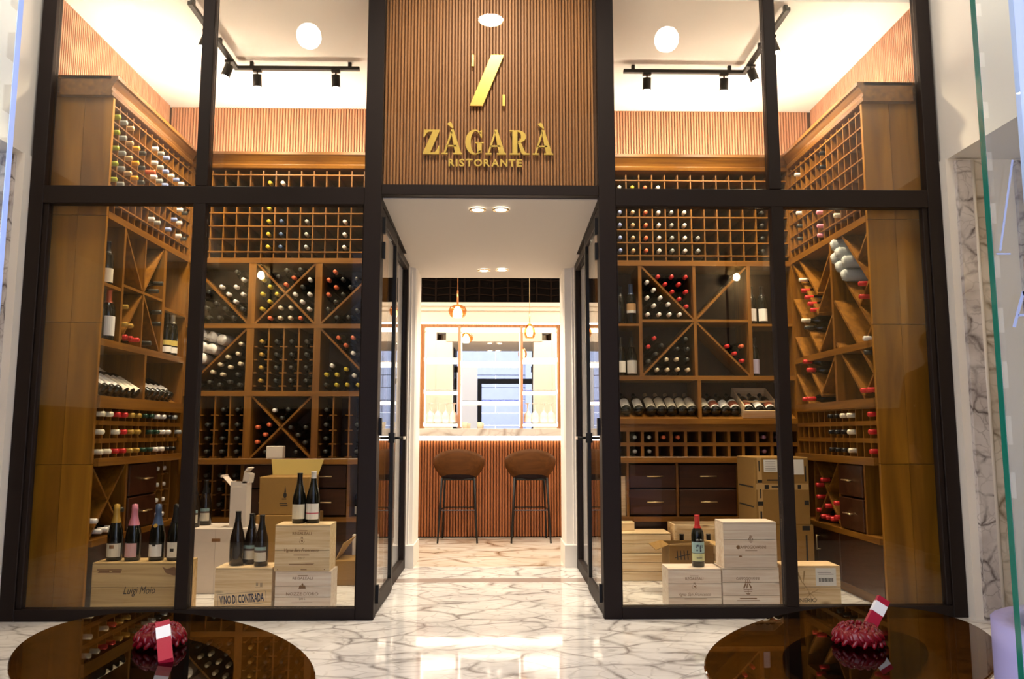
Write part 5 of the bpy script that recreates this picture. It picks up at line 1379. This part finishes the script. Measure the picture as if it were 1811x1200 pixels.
# frameless glass at the street door, seen edge on
for s, x, em, x1, l in ((-1, -.905, M['edge_sky'], -1.22, 'frameless glass panel with edge coloured as sky reflection at the street entrance, champagne side'), (1, 1.005, M['edge_g'], 1.085, 'frameless glass panel with green edge and pale lettering at the street entrance')):
    r = empty('glass_panel', (x, -3.0, 0), l, 'glass panel')
    box('pane', M['frontglass'], r, x+s*.0012, x1, -3.006, -2.994, .002, 2.6)
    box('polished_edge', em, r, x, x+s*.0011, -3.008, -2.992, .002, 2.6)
    if s > 0:
        b = MB()
        for (ax, az, bx, bz, w_) in ((1.058, 1.555, 1.020, 1.372, .004), (1.012, 1.366, 1.040, 1.366, .003), (1.036, 1.222, 1.060, 1.292, .006), (1.046, 1.245, 1.075, 1.247, .005), (1.060, 1.292, 1.080, 1.222, .006)):
            nn = Vector((-(bz-az), bx-ax)).normalized()*w_/2
            b.prism([(ax-nn.x, az-nn.y), (bx-nn.x, bz-nn.y), (bx+nn.x, bz+nn.y), (ax+nn.x, az+nn.y)], -3.0075, -3.0065, lambda u, v, d: (u, d, v))
        b.build('vinyl_lettering', M['vinyl'], r, kind='stuff')
box('trim_8', M['bluepaint'], None, 1.086, 1.22, -3.11, -2.99, 0, 2.75, kind='structure')
box('trim_9', M['bluepaint'], None, -1.36, -1.2205, -3.099, -2.99, 0, 2.75, kind='structure')

# ------------------------------------------------------------------ the street, seen only in the bar mirror
box('ground', M['stone2'], None, -9, 9, -14, -3.2, -.16, -.001, kind='structure')
bd = empty('stone_building', (0, -13.6, 0), 'pale stone building across the street mirrored behind the bar, with blue awning', 'building')
for k in range(20):
    z = .02 + .42*k
    for j in range(6):
        x = -7.5 + 2.5*j + (1.25 if k % 2 else 0)
        box('stone_block', M['stone'], bd, x+.008, x+2.492, -13.6, -13.2, z, z+.40)
box('pilaster', M['stone'], bd, 1.0, 1.5, -13.19, -13.05, .02, 5.8)
MB().hexa([(-3,-11.9,.70),(1.2,-11.9,.62),(1.2,-13.0,1.0),(-3,-13.0,1.1),(-3,-11.9,.74),(1.2,-11.9,.66),(1.2,-13.0,1.04),(-3,-13.0,1.14)]).build('awning', M['awning'], bd)
MB().box(-3, 1.2, -11.9, -11.88, .40, .61).build('awning_valance', M['awning'], bd)
for s, nm in ((-1, 'champagne side'), (1, 'carton side')):
    box('wall_heater', M['black'], None, s*1.38, s*1.92, -3.099, -3.02, 2.40, 2.52, label='slim black wall heater beside the street entrance, mirrored in the glass, %s' % nm, cat='heater')

# ------------------------------------------------------------------ a person standing in the recess, seen only mirrored in the outer glazing
def skin_mesh(name, pts, edges, radii, m, levels=1, root=0):
    me = bpy.data.meshes.new(name); me.from_pydata(pts, edges, [])
    o = bpy.data.objects.new(name, me); COL.objects.link(o)
    md = o.modifiers.new('skin', 'SKIN'); md.use_smooth_shade = True
    for i, r in enumerate(radii):
        v = me.skin_vertices[0].data[i]; v.radius = (r[0], r[1]) if isinstance(r, tuple) else (r, r); v.use_root = (i == root)
    sb = o.modifiers.new('sub', 'SUBSURF'); sb.levels = levels; sb.render_levels = levels
    out = bpy.data.meshes.new_from_object(o.evaluated_get(bpy.context.evaluated_depsgraph_get()))
    bpy.data.objects.remove(o); bpy.data.meshes.remove(me)
    out.materials.clear(); out.materials.append(m)
    for p in out.polygons: p.use_smooth = True
    return out
suit = plain('dark_suit_cloth', (.016, .012, .012), .85); skinm = plain('skin', (.42, .24, .16), .55); hairm = plain('dark_hair', (.012, .009, .008), .6); shoe = plain('black_leather', (.01, .009, .009), .3)
pe = empty('person', (3.45, -1.55, 0), 'person in a dark suit with short dark hair, mirrored in the outer pane', 'person')
P_ = [(0,0,.96),(0,.0,1.12),(0,-.01,1.30),(0,-.005,1.46),(0,.01,1.54),(0,.02,1.60),
      (-.17,0,1.44),(-.235,.0,1.18),(-.235,.06,.94),(.17,0,1.44),(.235,.0,1.18),(.235,.06,.94),
      (-.095,0,.90),(-.11,.02,.50),(-.115,-.02,.10),(.095,0,.90),(.11,.02,.50),(.115,-.02,.10)]
E_ = [(0,1),(1,2),(2,3),(3,4),(4,5),(3,6),(6,7),(7,8),(3,9),(9,10),(10,11),(0,12),(12,13),(13,14),(0,15),(15,16),(16,17)]
R_ = [(.155,.11),(.145,.105),(.17,.115),(.12,.09),.058,.055,.070,.052,.038,.070,.052,.038,.095,.070,.050,.095,.070,.050]
linkmesh('suit_body', skin_mesh('suit_body', P_, E_, R_, suit), pe)
hd = MB()
prof = [(0,1.555),(.040,1.560),(.060,1.585),(.072,1.63),(.078,1.68),(.076,1.735),(.060,1.775),(.030,1.795),(0,1.80)]
hd.lathe(prof, c=(3.45,-1.535,0), n=18, sx=.95, sy=1.18)
hd.prism([(-.012,1.66),(.012,1.66),(.004,1.705),(-.004,1.705)], .085, .112, lambda u, v, d: (3.45+u, -1.535+d, v))
for sx in (-1, 1): hd.lathe([(0,-.032),(.012,-.02),(.015,0),(.012,.02),(0,.03)], c=(3.45+sx*.076,-1.54,1.675), n=8, sx=.5)
hd.tube((3.45,-1.54,1.50),(3.45,-1.54,1.60), .052, .050, n=14)
h_ = hd.build('head', skinm, pe)
hair = MB().lathe([(.080,1.68),(.0845,1.72),(.081,1.755),(.064,1.79),(.032,1.812),(0,1.817)], c=(3.45,-1.545,0), n=18, sx=.97, sy=1.2).build('hair', hairm, pe)
for sx in (-1, 1):
    MB().lathe([(0,-.006),(.005,-.004),(.006,0),(.005,.004),(0,.006)], c=(3.45+sx*.030,-1.535+.083,1.69), n=8).build('eye', plain('eye_dark', (.05,.04,.03), .2), h_)
MB().box(3.428, 3.472, -1.535+.080, -1.535+.0855, 1.628, 1.634).build('mouth', plain('lips', (.30,.11,.09), .5), h_)
for sx in (-1, 1):
    pts = [(0,0,.02),(0,.012,-.035),(0,.018,-.085)]; ed = [(0,1),(1,2)]; rr = [(.020,.024),(.018,.036),(.014,.038)]
    for k, (dy, ln) in enumerate(((-.030,.060),(-.010,.075),(.012,.080),(.034,.070))):
        i = len(pts); pts += [(0,.018+dy,-.088),(-sx*.010,.022+dy,-.090-ln*.5),(-sx*.026,.026+dy,-.090-ln*.92)]; ed += [(2,i),(i,i+1),(i+1,i+2)]; rr += [.0095,.0085,.0075]
    i = len(pts); pts += [(-sx*.008,.046,-.030),(-sx*.018,.070,-.062),(-sx*.026,.078,-.090)]; ed += [(1,i),(i,i+1),(i+1,i+2)]; rr += [.012,.010,.009]
    linkmesh('hand', skin_mesh('hand', pts, ed, rr, skinm), pe, (sx*.235, .065, .915))
    MB().lathe([(0,0),(.045,0),(.050,.02),(.044,.06),(.040,.10),(0,.11)], c=(3.45+sx*.115,-1.52,.001), n=14, sy=1.1).box(3.45+sx*.115-.042, 3.45+sx*.115+.042, -1.52, -1.52+.17, .001, .055).build('shoe', shoe, pe, kind='stuff')

# street-side door frame and wall behind the photographer's place, seen only in the bar mirror
dr = empty('door_3', (.35, -5.45, 0), kind='structure')
for nm, x0, x1, z0, z1 in (('jamb', -.42, -.32, 0, 2.3), ('jamb', 1.02, 1.12, 0, 2.3), ('head', -.32, 1.02, 2.18, 2.3)): box(nm, M['black'], dr, x0, x1, -5.50, -5.40, z0, z1)
box('wall_vestibule', M['plaster'], None, -1.05, -.425, -5.50, -5.40, 0, 2.6, kind='structure')
